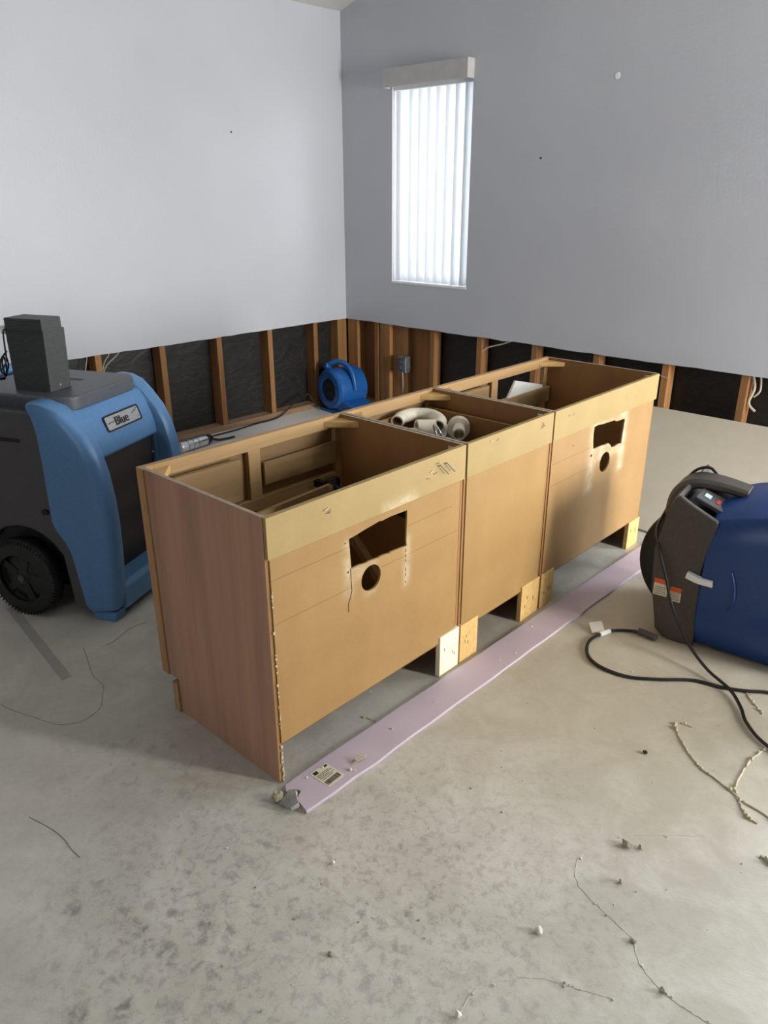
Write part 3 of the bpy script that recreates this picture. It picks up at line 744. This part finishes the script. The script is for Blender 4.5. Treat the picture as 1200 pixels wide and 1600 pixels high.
# tuft of stripped wood
tf = bmesh.new(); rr = random.Random(4)
for k in range(12):
    a_ = R(70+rr.uniform(-14, 14)); l_ = rr.uniform(.015, .032); ox, oy = rr.uniform(-.008, .008), rr.uniform(-.008, .008)
    tube(tf, [(ox-math.cos(a_)*l_*.5, oy-math.sin(a_)*l_*.5, .002), (ox, oy, .006+rr.uniform(0, .004)), (ox+math.cos(a_)*l_, oy+math.sin(a_)*l_, .005+rr.uniform(0, .010))], .0011, 5)
o = obj('fibre_tuft', tf, 'caulk'); o.location = (2.893, -2.765, .010); tag(o, 'frayed tuft of tan fibres on the lavender strip', 'debris')
for k, (x, y) in enumerate(((2.905, -2.800), (2.917, -2.795), (2.842, -2.90), (2.87, -2.60), (2.845, -2.845), (2.88, -2.42), (2.89, -2.10), (2.85, -1.85), (2.905, -2.03))):
    crumb(x, y, .0035 if k else .006, 'crumb_white', 'tiny white crumb lying on the lavender strip', 'white crumbs on the strip', .010, k+50)

# ---------------------------------------------------------------- crumbs and dried glue on the floor
BIG = [((3.557, -2.526), .0095, 'largest tan crumb of plaster on the floor at right'), ((3.585, -2.509), .0055, 'small crumb just right of the largest tan crumb'),
       ((3.532, -2.864), .0075, 'pale round crumb low right of centre'), ((3.598, -2.631), .005, 'dark flat crumb below the largest tan crumb'),
       ((3.685, -2.748), .006, 'crumb stuck on the long curved glue line'), ((3.777, -2.809), .006, 'brown crumb near the lower end of the long glue line'),
       ((3.09, -3.038), .0055, 'pale crumb on the mottled floor below the strip'), ((3.521, -3.119), .006, 'pale crumb at the bottom edge, start of the lower glue arc'),
       ((3.254, -3.196), .005, 'dark crumb at lower centre of the floor'), ((3.441, -2.188), .0055, 'small black crumb between the strip and the curled glue string')]
for i, ((x, y), s, lab) in enumerate(BIG): crumb(x, y, s*1.5, ('black' if 'black' in lab else 'crumb_white' if 'pale' in lab else 'crumb'), lab, None, 0, i)
rr = random.Random(21)
SM = [(3.123, -2.784), (3.281, -2.64), (3.332, -3.013), (3.533, -3.022), (3.631, -2.924), (3.244, -3.365), (2.875, -3.179), (2.707, -3.202), (3.799, -2.344), (3.499, -2.632),
      (3.013, -3.2), (3.174, -2.626), (3.233, -1.849), (3.615, -2.73), (3.115, -3.362), (3.724, -2.785)]
while len(SM) < 100:
    x, y = rr.uniform(2.55, 3.95), rr.uniform(-3.5, -1.7)
    if x > 3.0 or y < -3.06: SM.append((x, y))
for i, (x, y) in enumerate(SM):
    crumb(x, y, .0035 if i < 16 else rr.uniform(.0012, .0028), 'crumb' if i % 3 else 'crumb_white', 'tiny plaster crumb scattered on the bare concrete', 'tiny crumbs on the concrete', 0, i+100)
for i in range(14): crumb(rr.uniform(2.55, 2.79), -2.9+i*.13+rr.uniform(0, .05), rr.uniform(.0015, .003), 'crumb_white', 'tiny white crumb under the raised cabinet backs', 'crumbs under the cabinets', 0, i+300)

def glue(pts, r, lab, m='caulk', seed=0, lumps=10):
    pp = spline([(x, y, 0) for x, y in pts], 8); rr = random.Random(seed)
    bm = bmesh.new(); q = [(p.x+rr.uniform(-.0015, .0015), p.y+rr.uniform(-.0015, .0015), r*(.5 if m == 'caulk' else -.15)) for p in pp]
    rad = [r*rr.uniform(.6, 1.3) for _ in q]
    tube(bm, q, lambda t: rad[int(t*(len(rad)-1))], 6)
    for k in range(lumps):
        c_ = q[rr.randrange(len(q))]; s_ = bmesh.ops.create_icosphere(bm, subdivisions=1, radius=r*rr.uniform(1.3, 2.6))
        bmesh.ops.translate(bm, vec=(c_[0]+rr.uniform(-.003, .003), c_[1]+rr.uniform(-.003, .003), r), verts=s_['verts'])
    return tag(obj('glue_string', bm, m), lab, 'dried glue', 'dried glue strings on the floor')
glue([(3.49, -1.99), (3.455, -1.995), (3.452, -2.019), (3.495, -2.074), (3.565, -2.134), (3.62, -2.155), (3.665, -2.172), (3.712, -2.190), (3.80, -2.205)], .0028, 'long knotted glue string right of the lavender strip', seed=1, lumps=16)
glue([(3.675, -1.945), (3.668, -1.985), (3.662, -2.03), (3.665, -2.10), (3.674, -2.165), (3.70, -2.20), (3.730, -2.235), (3.758, -2.240)], .0028, 'glue string branching down with a thick knotted end', seed=2, lumps=16)
glue([(3.536, -1.700), (3.56, -1.735), (3.60, -1.772), (3.617, -1.79)], .0025, 'short glue string below the blue machine', seed=3, lumps=6)
glue([(3.69, -2.36), (3.62, -2.42), (3.539, -2.502), (3.495, -2.605), (3.502, -2.661), (3.535, -2.703), (3.609, -2.724), (3.678, -2.743), (3.718, -2.783), (3.777, -2.809), (3.84, -2.81), (3.90, -2.80)], .0011, 'long thin curved glue line across the lower right floor', 'pale_glue', seed=4, lumps=9)
glue([(3.521, -3.119), (3.512, -3.06), (3.551, -2.987), (3.597, -2.944), (3.653, -2.918), (3.712, -2.889)], .0011, 'thin glue arc at the lower edge of the photo', 'pale_glue', seed=5, lumps=6)
glue([(3.80, -2.34), (3.83, -2.345)], .004, 'thick short glue lump at the right edge', seed=6, lumps=4)
glue([(2.83, -2.62), (2.80, -2.60), (2.76, -2.61)], .0015, 'thin glue curl between cabinet and strip', seed=7, lumps=5)
def crack(pts, lab, m='kerf', r=.0011):
    pp = spline([(x, y, .0004) for x, y in pts], 6)
    return tag(obj('hair_strand', T(pp, r, 4), m), lab, 'strand', 'thin strands on the left floor')
crack([(1.807, -2.76), (1.80, -2.82), (1.82, -2.868), (1.84, -2.91), (1.84, -2.939)], 'dark thin strand on the floor between blue machine and cabinet', 'hair')
crack([(1.799, -3.0), (1.869, -3.021), (1.977, -3.056), (2.05, -3.06), (2.095, -3.085), (2.150, -3.12), (2.171, -3.165), (2.171, -3.20), (2.136, -3.246), (2.046, -3.282), (1.97, -3.31), (1.913, -3.322)], 'long thin hair curving over the left floor', 'hair', .0009)
crack([(2.435, -3.458), (2.513, -3.437), (2.57, -3.43), (2.604, -3.432), (2.647, -3.43)], 'short thin strand at the left edge of the floor', 'hair', .0009)

# ---------------------------------------------------------------- cream board leaning on the right wall
bm = bmesh.new()
Lb = math.hypot(.745, .383)
box(bm, 0, .95, 0, Lb, -.012, 0)
o = obj('leaning_board', bm, 'cream_board', bevel=.0015); 
o.location = (2.30, -.778, .011); o.rotation_euler = (math.atan2(.372, .745), 0, 0)
tag(o, 'cream board leaning low against the studs behind the far cabinet', 'board')

# ---------------------------------------------------------------- left dehumidifier
DQ = .452
deh = thing('dehumidifier', 'tall light blue dehumidifier on wheels with charcoal tank and grille', 'dehumidifier', (1.669, -2.888, 0), DQ+R(90))
WD = .514
prof = [(.113, .806), (.075, .803), (.030, .785), (-.018, .748), (-.060, .695), (-.088, .635), (-.106, .56), (-.116, .47), (-.119, .38), (-.116, .28), (-.108, .18),
        (-.098, .09), (-.085, .050), (-.035, .030), (.020, .022), (.034, .060), (.045, .15), (.062, .27), (.078, .305), (.108, .345), (.120, .38), (.119, .48), (.117, .60), (.120, .70), (.128, .745), (.145, .785), (.138, .800)]
def side_shell(w0, w1):
    """side fairing: outline in depth/height, its front edge pulled in towards the outside"""
    bm = bmesh.new(); rings = []
    cx = sum(p[0] for p in prof)/len(prof); cz = sum(p[1] for p in prof)/len(prof)
    s = 1 if w1 > w0 else -1
    def ring(w_, ins):
        out = []
        n = len(prof)
        for i, (b_, z_) in enumerate(prof):
            pb, pz = prof[i-1]; nb, nz_ = prof[(i+1) % n]
            d = Vector((nb-pb, nz_-pz)).normalized(); nn = Vector((d.y, -d.x))
            if (Vector((cx, cz))-Vector((b_, z_))).dot(nn) < 0: nn = -nn
            k = ins*(1.6 if b_ < .03 else .35)
            out.append((w_, b_+nn.x*k, max(z_+nn.y*k, .018)))
        return out
    rings = [ring(w0, .022), ring(w0+s*.004, .012), ring(w0+s*.012, .005), ring(w0+s*.026, 0), ring(w1-s*.018, 0), ring(w1-s*.006, .004), ring(w1, .014)]
    loft(bm, rings); return bm
obj('side_fairing', side_shell(0, .078), 'blue_poly', deh, smooth=40)
obj('side_fairing', side_shell(WD, WD-.078), 'blue_poly', deh, smooth=40)
# centre hood over the grille
hood = [(.060, .762), (.020, .765), (.000, .750), (-.022, .715), (-.040, .670), (-.052, .625), (-.055, .600), (-.045, .590), (.010, .588), (.060, .588)]
obj('hood', P(hood, 'X', .060, WD-.060), 'blue_poly', deh, smooth=35, bevel=.006, seg=3)
obj('lower_bar', P([(-.098, .040), (-.100, .120), (-.085, .138), (.03, .140), (.03, .030), (-.06, .028)], 'X', .060, WD-.060), 'blue_poly', deh, smooth=35, bevel=.006, seg=3)
for w_ in (.066, WD-.066): 
    obj('grille_post', B(w_-.016, w_+.016, -.045, .03, .135, .60), 'blue_poly', deh, bevel=.006, seg=3)
gr = obj('intake_grille', P([(-.012, .138), (-.032, .590), (-.024, .592), (-.004, .140)], 'X', .078, WD-.078), 'grille', deh)
for w_, z_ in ((.088, .52), (.088, .20), (.426, .52)):
    b_ = bmesh.new(); lathe(b_, [(0, -.003), (.004, -.002), (.005, 0), (0, 0)], 10, 'Y', (w_, -.014-(z_-.138)*.044-.0, z_)); obj('screw', b_, 'metal', deh)
obj('front_foot', P([(-.075, .0), (.01, .0), (.02, .035), (-.085, .040)], 'X', .018, .075), 'blue_poly', deh, bevel=.005)
obj('front_foot', P([(-.075, .0), (.01, .0), (.02, .035), (-.085, .040)], 'X', WD-.075, WD-.018), 'blue_poly', deh, bevel=.005)
# charcoal housing with wheel arches
body = [(.035, .045), (.035, .765), (.48, .765), (.53, .72), (.545, .60), (.545, .335), (.475, .315), (.452, .30)]
for k in range(9):
    a_ = R(20+ (150-20)*k/8); body.append((.268+.187*math.cos(a_), .150+.187*math.sin(a_)))
body += [(.100, .16), (.090, .045)]
obj('housing', P(body, 'X', .014, WD-.014), 'grey_poly', deh, smooth=35, bevel=.010, seg=3)
obj('latch_recess', P(rounded(.13, .155, .40, .418, .006), 'X', .006, .02), 'black', deh)
obj('side_groove', B(.0105, .016, .20, .50, .655, .668), 'black', deh, bevel=.002)
# nameplate
nb, nz0 = -.0, .0
npl = bpy.data.objects.new('nameplate_mount', None)
bpy.data.objects.remove(npl)
pl = obj('nameplate', P(rounded(-.098, .098, -.026, .026, .008), 'Y', -.003, .002), 'metal', deh, bevel=.0008)
pl.location = (.270, -.0315, .693); pl.rotation_euler = (R(-20), 0, 0)
pf = obj('plate_border', plate_holes(rounded(-.101, .101, -.029, .029, .010), [rounded(-.095, .095, -.0235, .0235, .007)], 'Y', -.0042, .001), 'black_gloss', pl)
fc = bpy.data.curves.new('lettering', 'FONT'); fc.body = 'Blue'; fc.size = .044; fc.extrude = .0006; fc.offset = .0003; fc.align_x = 'CENTER'; fc.align_y = 'CENTER'
fc.materials.append(M['ink'])
_t = bpy.data.objects.new('lettering_curve', fc); COL.objects.link(_t); bpy.context.view_layer.update()
_m = bpy.data.meshes.new_from_object(_t.evaluated_get(bpy.context.evaluated_depsgraph_get())); bpy.data.objects.remove(_t)
fo = bpy.data.objects.new('lettering', _m); COL.objects.link(fo); fo.parent = pl; fo.location = (-.010, -.0046, -.002); fo.rotation_euler = (R(90), 0, 0)
obj('swoosh', T([(-.085, -.0045, -.002), (-.070, -.0045, .001), (-.052, -.0045, .000)], .0012, 5, 4), 'ink', pl)
obj('swoosh', T([(.050, -.0045, .004), (.068, -.0045, .009), (.088, -.0045, .017)], .0008, 5, 4), 'ink', pl)
# lid
lid = obj('lid', P(rounded(.058, .462, .010, .470, .065, 8), 'Z', .757, .810), 'lid_grey', deh, smooth=40, bevel=.010, seg=3)
obj('lid_slot', B(.30, .325, .15, .25, .806, .8112), 'black', lid, bevel=.002)
# handle at the rear
obj('rear_handle', T([(.03, .30, .70), (.03, .44, .775), (.05, .52, .80), (.14, .555, .805), (.26, .56, .805), (.38, .555, .805), (.464, .52, .80), (.484, .44, .775), (.484, .30, .70)], .026, 12, 5), 'blue_poly', deh, smooth=60)
# wheels
def wheel(par, cx, cy, cz, r, w0, w1, s, mat='black'):
    """axis along local x"""
    bm = bmesh.new(); m_ = (w0+w1)/2; hw = abs(w1-w0)/2
    pr_ = [(r*.62, -hw), (r*.86, -hw), (r*.96, -hw*.8), (r, -hw*.3), (r, hw*.3), (r*.96, hw*.8), (r*.86, hw), (r*.62, hw)]
    VR = []
    for q in range(40):
        a_ = 2*math.pi*q/40
        ring = [(m_+h, cy+rr_*math.cos(a_), cz+rr_*math.sin(a_)) for rr_, h in pr_]; VR.append([bm.verts.new(v) for v in ring])
    for q in range(40):
        a, b = VR[q], VR[(q+1) % 40]
        for i in range(len(pr_)): bm.faces.new((a[i], a[(i+1) % len(pr_)], b[(i+1) % len(pr_)], b[i]))
    # tread lugs
    for q in range(64):
        a_ = 2*math.pi*q/64
        mt = Matrix.Translation((m_, cy, cz)) @ Matrix.Rotation(a_, 4, 'X')
        for sgn in (-1, 1):
            box(bm, sgn*hw*.95-.004 if sgn > 0 else sgn*hw*.95-.001, sgn*hw*.95+.001 if sgn > 0 else sgn*hw*.95+.004, -.0026, .0026, r*.90, r*.984, mtx=mt)
    o = obj('wheel', bm, mat, par, smooth=30)
    bm = bmesh.new()
    lathe(bm, [(0, -hw*.75), (r*.16, -hw*.75), (r*.22, -hw*.45), (r*.46, -hw*.40), (r*.60, -hw*.15), (r*.66, -hw*.75), (r*.66, hw*.75), (r*.60, hw*.15), (r*.46, hw*.4), (r*.22, hw*.45), (r*.16, hw*.75), (0, hw*.75)], 32, 'X', (m_, cy, cz))
    for q in range(5):
        mt = Matrix.Translation((m_, cy, cz)) @ Matrix.Rotation(2*math.pi*q/5+.3, 4, 'X')
        box(bm, -hw*.58, hw*.58, -r*.10, r*.10, r*.15, r*.62, mtx=mt)
    obj('wheel_hub', bm, 'black_gloss', o, smooth=35)
    bm = bmesh.new(); lathe(bm, [(0, -s*hw*1.05), (.012, -s*hw*1.0), (.014, -s*hw*.6), (0, -s*hw*.6)], 14, 'X', (m_, cy, cz)); obj('axle_cap', bm, 'lid_grey', o, smooth=40)
    return o
obj('wheel_well', B(.05, WD-.05, .09, .50, .10, .42), 'black', deh, bevel=.01)
wheel(deh, 0, .268, .150, .149, -.034, .016, 1)
wheel(deh, 0, .268, .150, .149, WD-.016, WD+.034, -1)
obj('axle', T([(.0, .268, .150), (WD, .268, .150)], .010, 8), 'steel', deh)

# ribbed black box on the lid
bxo = thing('ribbed_plastic_box', 'black ribbed plastic box standing on the blue dehumidifier', 'device box', deh.matrix_basis @ Vector((.170, .200, .8105)), DQ+R(90)-R(2))
def ribbed(x0, x1, y0, y1, z0, z1, n, ins, taper=0):
    bm = bmesh.new(); rings = []
    for k in range(n):
        za, zb_ = z0+(z1-z0)*k/n, z0+(z1-z0)*(k+1)/n; t_ = taper*(k/n)
        for z_, i_ in ((za, 0), (za+(zb_-za)*.6, 0), (za+(zb_-za)*.7, ins), (zb_-.0001, ins)):
            rings.append([(x0+i_-t_*.0, y0+i_-t_, z_), (x1-i_, y0+i_-t_, z_), (x1-i_, y1-i_, z_), (x0+i_-t_*.0, y1-i_, z_)])
    loft(bm, rings); return bm
obj('box_body', ribbed(-.050, .050, -.075, .075, 0, .205, 34, .0012, .010), 'box_grey', bxo)
obj('box_cap', ribbed(-.056, .036, -.088, .066, .2052, .243, 5, .0014), 'box_grey', bxo)
obj('white_connector', B(-.050, -.034, .0755, .095, .188, .215), 'white_plastic', bxo, bevel=.002)
obj('badge', P(rounded(-.004, .004, .012, .020, .003), 'Y', -.0765, -.074), 'metal', bxo)
# cable bundle beside it
def dl(x, y, z): return bxo.matrix_basis @ Vector((x+.022, y+.085, z))
def dc(pts, r, lab, m='black_gloss'):
    return tag(obj('power_cable', T([dl(*p) for p in pts], r, 6, 6), m), lab, 'cable', 'thin cables beside the ribbed box')
dc([(-.060, -.02, .200), (-.078, -.01, .20), (-.075, .0, .15), (-.070, .01, .10), (-.085, .02, .07), (-.12, .05, .055), (-.20, .10, .035), (-.30, .20, .02)], .003, 'thin black cable running off left from the ribbed box')
dc([(-.070, .0, .13), (-.085, .02, .10), (-.080, .03, .06), (-.062, .03, .05), (-.055, .02, .08), (-.072, .01, .12), (-.080, .02, .09), (-.066, .03, .04), (-.056, .03, .07), (-.068, .02, .11)], .003, 'coiled black cable bundle hanging beside the ribbed box')
dc([(-.053, .05, .030), (-.09, .06, .032), (-.15, .10, .034), (-.26, .18, .030)], .006, 'thick black plug lead at the foot of the ribbed box')

# ---------------------------------------------------------------- right dehumidifier
RM = thing('restoration_dehumidifier', 'dark blue dehumidifier with taupe control end at the right edge', 'dehumidifier', (3.178, -1.585, 0), R(8))
cap = [(.002, .030), (-.029, .19), (-.037, .324), (-.006, .487), (.006, .518), (.022, .527), (.064, .503), (.148, .463), (.122, .283), (.131, .166), (.134, .004), (.070, .000), (.030, .006)]
inner = [(.002, .030), (-.029, .19), (-.037, .324), (-.008, .460), (.004, .465), (.142, .400), (.122, .283), (.131, .166), (.134, .004), (.070, .000), (.030, .006)]
obj('control_end', P(inner, 'Y', .014, .395), 'brown_grey', RM, smooth=30, bevel=.008, seg=3)
obj('control_cheek', P(cap, 'Y', -.006, .016), 'brown_grey', RM, smooth=25, bevel=.006, seg=3)
capb = [(x, min(z, .47)) for x, z in cap]
obj('control_cheek', P(capb, 'Y', .393, .415), 'brown_grey', RM, smooth=25, bevel=.006, seg=3)
obj('end_lip', P([(-.013, .455), (-.006, .490), (.004, .520), (.012, .524), (.018, .510), (.012, .455)], 'Y', .016, .393), 'brown_grey', RM, smooth=25, bevel=.004)
pn = obj('control_panel', P([(.050, .500), (.175, .452), (.180, .466), (.054, .516)], 'Y', .055, .30), 'grey_poly', RM, bevel=.004)
obj('display', P(rounded(-.011, .011, -.016, .016, .003), 'Z', 0, .002), 'led', pn).location = (.083, .105, .505)
obj('button', P(rounded(-.006, .006, -.018, .018, .003), 'Z', 0, .002), 'red', pn).location = (.118, .105, .491)
for o_ in pn.children: o_.rotation_euler = (0, R(21), 0)
# handle arching over the controls
bm = bmesh.new()
hp = spline([(-.036, .20, .40), (-.034, .20, .455), (-.018, .20, .495), (.020, .20, .520), (.070, .20, .526), (.130, .20, .522), (.192, .20, .512)], 6)
rings = []
for i_, p_ in enumerate(hp):
    d_ = (hp[min(i_+1, len(hp)-1)]-hp[max(i_-1, 0)]).normalized(); n_ = Vector((-d_.z, 0, d_.x))
    t_ = i_/(len(hp)-1); wy = .075-.035*t_; th = .020-.004*t_
    rings.append([p_+Vector((0, a_*wy, 0))+n_*b_*th for a_, b_ in ((-1, -.5), (-1, .4), (-.8, 1), (.8, 1), (1, .4), (1, -.5), (.8, -1), (-.8, -1))])
loft(bm, rings)
obj('carry_handle', bm, 'brown_grey', RM, smooth=50, bevel=.003)
bm = bmesh.new(); rings = []
for k in range(9):
    a_ = k/8; x_ = .085+.125*a_; z_ = .498-.055*a_*a_
    rings.append([(x_, .25, z_), (x_, .34, z_-.012), (x_, .34, z_-.018), (x_, .25, z_-.006)])
loft(bm, rings); obj('handle_flap', bm, 'lid_grey', RM, smooth=50)
# blue body
def bring(x, k, dz=0):
    pts = [(.012, .012), (-.014, .10), (-.018, .24), (-.010, .36), (.002, .440), (.020, .466), (.100, .490), (.310, .490), (.385, .470), (.405, .440), (.418, .30), (.418, .10), (.395, .012)]
    cy, cz = .2, .26
    return [(x, cy+(y-cy)*k, max(.004, cz+(z-cz)*k+dz*(z > .3))) for y, z in pts]
bm = bmesh.new()
loft(bm, [bring(.124, .99), bring(.135, 1.0), bring(.20, 1.01, .022), bring(.28, 1.015, .042), bring(.50, 1.03, .050), bring(.66, 1.02, .040), bring(.74, .96, .01), bring(.78, .84, -.03)])
obj('blue_shell', bm, 'deep_blue', RM, smooth=28, bevel=.010, seg=3)
obj('shell_crease', T([(.215, -.020, .315), (.232, -.025, .27), (.238, -.024, .215), (.225, -.020, .18)], .006, 8, 5, (1, .5)), 'deep_blue', RM, smooth=60)
obj('latch', P([(.080, .258), (.083, .278), (.115, .270), (.128, .268), (.165, .268), (.168, .248), (.130, .248), (.112, .250)], 'Y', -.030, -.006), 'white_plastic', RM, bevel=.002, label='light grey latch strap')
for x0_, x1_, z0_, z1_ in ((-.020, .026, .160, .222), (.036, .072, .152, .205)):
    s_ = obj('warning_sticker', B(x0_, x1_, -.0078, -.0058, z0_, z1_-.018), 'sticker', RM); obj('warning_band', B(x0_, x1_, -.0078, -.0058, z1_-.018, z1_), 'orange', s_)
    b_ = bmesh.new()
    for q in range(4): box(b_, x0_+.004, x1_-.005, -.0082, -.0076, z0_+.006+q*.008, z0_+.008+q*.008)
    obj('print_lines', b_, 'lid_grey', s_)
# big rear wheel, its axis across the machine
bm = bmesh.new()
wl = bmesh.new(); lathe(wl, [(0, -.022), (.10, -.022), (.13, -.03), (.200, -.030), (.222, -.018), (.225, 0), (.222, .018), (.200, .030), (.13, .03), (.10, .022), (0, .022)], 48, 'Y', (.098, .17, .228))
bm.free(); obj('wheel', wl, 'black', RM, smooth=35)
RM_M = Matrix.Translation((3.178, -1.585, 0)) @ Matrix.Rotation(R(8), 4, 'Z')
def wp(x, y, z): return tuple(RM_M @ Vector((x, y, z)))
for x_ in (.22, .62):
    pass
# cords
co = obj('machine_cable', T([(3.215, -1.325, .535), (3.185, -1.330, .556), (3.140, -1.335, .535), (3.105, -1.355, .470), (3.095, -1.42, .405), (3.125, -1.555, .375), (3.172, -1.612, .320),
        (3.205, -1.615, .240), (3.245, -1.625, .150), (3.320, -1.66, .070), (3.410, -1.70, .022), (3.504, -1.748, .012), (3.560, -1.81, .008), (3.60, -1.872, .007), (3.68, -1.935, .007), (3.85, -1.98, .007), (4.05, -1.95, .007)], .0052, 10, 8), 'black_gloss', smooth=60)
tag(co, 'black power cord draped down the taupe end of the blue machine', 'power cord')
co = thing('extension_cord', 'black cord looping on the concrete with a white tag', 'power cord', (3.1, -1.8, 0))
def cc(pts): return [(x-3.1, y+1.8, z) for x, y, z in pts]
obj('cord', T(cc([(3.150, -1.618, .010), (3.11, -1.632, .008), (3.065, -1.675, .007), (3.043, -1.74, .006), (3.045, -1.80, .006), (3.078, -1.862, .006), (3.12, -1.893, .006), (3.175, -1.902, .006), (3.245, -1.888, .006), (3.32, -1.835, .006), (3.391, -1.772, .006), (3.44, -1.752, .006), (3.48, -1.742, .006), (3.535, -1.715, .006), (3.593, -1.673, .006), (3.70, -1.62, .006), (3.95, -1.55, .006)]), .0055, 10, 8), 'black_gloss', co, smooth=60)
obj('plug', T(cc([(3.140, -1.620, .014), (3.165, -1.618, .014), (3.205, -1.622, .012)]), .013, 8, 0, (1, .8)), 'grey_poly', co, smooth=60)
fl = obj('paper_tag', B(-.022, .022, -.026, .026, -.0006, .0006), 'white_paper', co); fl.location = (3.022-3.1, -1.700+1.8, .016); fl.rotation_euler = (R(14), R(-10), R(40))
tg = obj('tag_sleeve', T(cc([(3.048, -1.725, .008), (3.062, -1.682, .008)]), .009, 8), 'white_paper', co)

# ---------------------------------------------------------------- small air mover in the corner
AM = thing('air_mover', 'small bright blue centrifugal air mover in the room corner', 'air mover', (.165, -.20, 0), R(-6))
bm = bmesh.new()
lathe(bm, [(0, -.095), (.080, -.095), (.080, -.132), (.088, -.140), (.128, -.135), (.143, -.118), (.146, -.09), (.146, .09), (.140, .108), (.120, .115), (0, .115)], 44, 'Y', (0, 0, .165))
obj('drum_housing', bm, 'mover_blue', AM, smooth=35)
bm = bmesh.new(); lathe(bm, [(0, -.118), (.079, -.118), (.079, -.108), (0, -.108)], 32, 'Y', (0, 0, .165)); gf = obj('intake_screen', bm, 'black', AM)
bm = bmesh.new()
for r_ in (.02, .04, .06):
    tube(bm, [(r_*math.cos(a_*.314), -.120, .165+r_*math.sin(a_*.314)) for a_ in range(21)], .0018, 5)
for q in range(8):
    a_ = q*math.pi/4; tube(bm, [(.015*math.cos(a_), -.120, .165+.015*math.sin(a_)), (.078*math.cos(a_), -.120, .165+.078*math.sin(a_))], .0015, 5)
obj('screen_wires', bm, 'grey_poly', gf)
obj('outlet_chute', P([(.0, .022), (.24, .014), (.24, .075), (.13, .10), (.0, .13)], 'Y', -.112, .085), 'mover_blue', AM, bevel=.012, seg=3, smooth=40)
obj('base_plate', P(rounded(-.13, .25, -.13, .11, .03), 'Z', .0, .022), 'mover_blue', AM, bevel=.005)
obj('carry_handle', T([(-.065, -.085, .325), (-.04, -.075, .340), (.00, -.05, .352), (.06, -.03, .345), (.115, -.02, .305), (.142, -.015, .235), (.148, -.01, .17)], .019, 10, 6), 'mover_blue', AM, smooth=60)
obj('handle_knob', T([(-.062, -.088, .318), (-.066, -.11, .322)], .024, 12), 'mover_blue', AM, smooth=40, bevel=.004)
obj('handle_post', T([(-.058, -.07, .25), (-.060, -.08, .32)], .016, 10), 'mover_blue', AM, smooth=60)
co = obj('fan_cable', T([(.05, -.30, .012), (.03, -.36, .045), (.012, -.40, .12), (.006, -.45, .105), (.010, -.55, .075), (.014, -.66, .018), (.022, -.76, .007), (.020, -.88, .007), (.040, -1.05, .007), (.045, -1.20, .007), (.055, -1.41, .007), (.06, -1.60, .007), (.05, -1.75, .007)], .0050, 8, 7), 'black_gloss', smooth=60)
tag(co, 'black cord running from the air mover along the left wall', 'power cord')

# silver canister with black cap on the floor behind the near cabinet
sv = thing('silver_canister', 'silver cylinder with black nozzle lying on the floor by the left wall', 'canister', (.175, -1.48, 0), R(8))
bm = bmesh.new(); lathe(bm, [(0, -.105), (.020, -.105), (.024, -.112), (.034, -.110), (.036, -.10), (.036, .085), (.033, .095), (0, .095)], 28, 'Y', (0, 0, .0365)); obj('canister_body', bm, 'metal', sv, smooth=35)
bm = bmesh.new(); lathe(bm, [(0, .096), (.030, .096), (.031, .105), (.026, .135), (.016, .150), (0, .150)], 24, 'Y', (0, 0, .034)); obj('nozzle_cap', bm, 'black_gloss', sv, smooth=35)
for y_ in (-.06, -.02, .02): 
    b_ = bmesh.new(); lathe(b_, [(.036, y_-.004), (.0372, y_), (.036, y_+.004)], 28, 'Y', (0, 0, .0365)); obj('ring_band', b_, 'steel', sv)
sw = obj('hose_tail', T([(.0, .148, .03), (.01, .19, .014), (.02, .25, .008), (.03, .31, .007)], .008, 8, 4), 'black_gloss', sv)
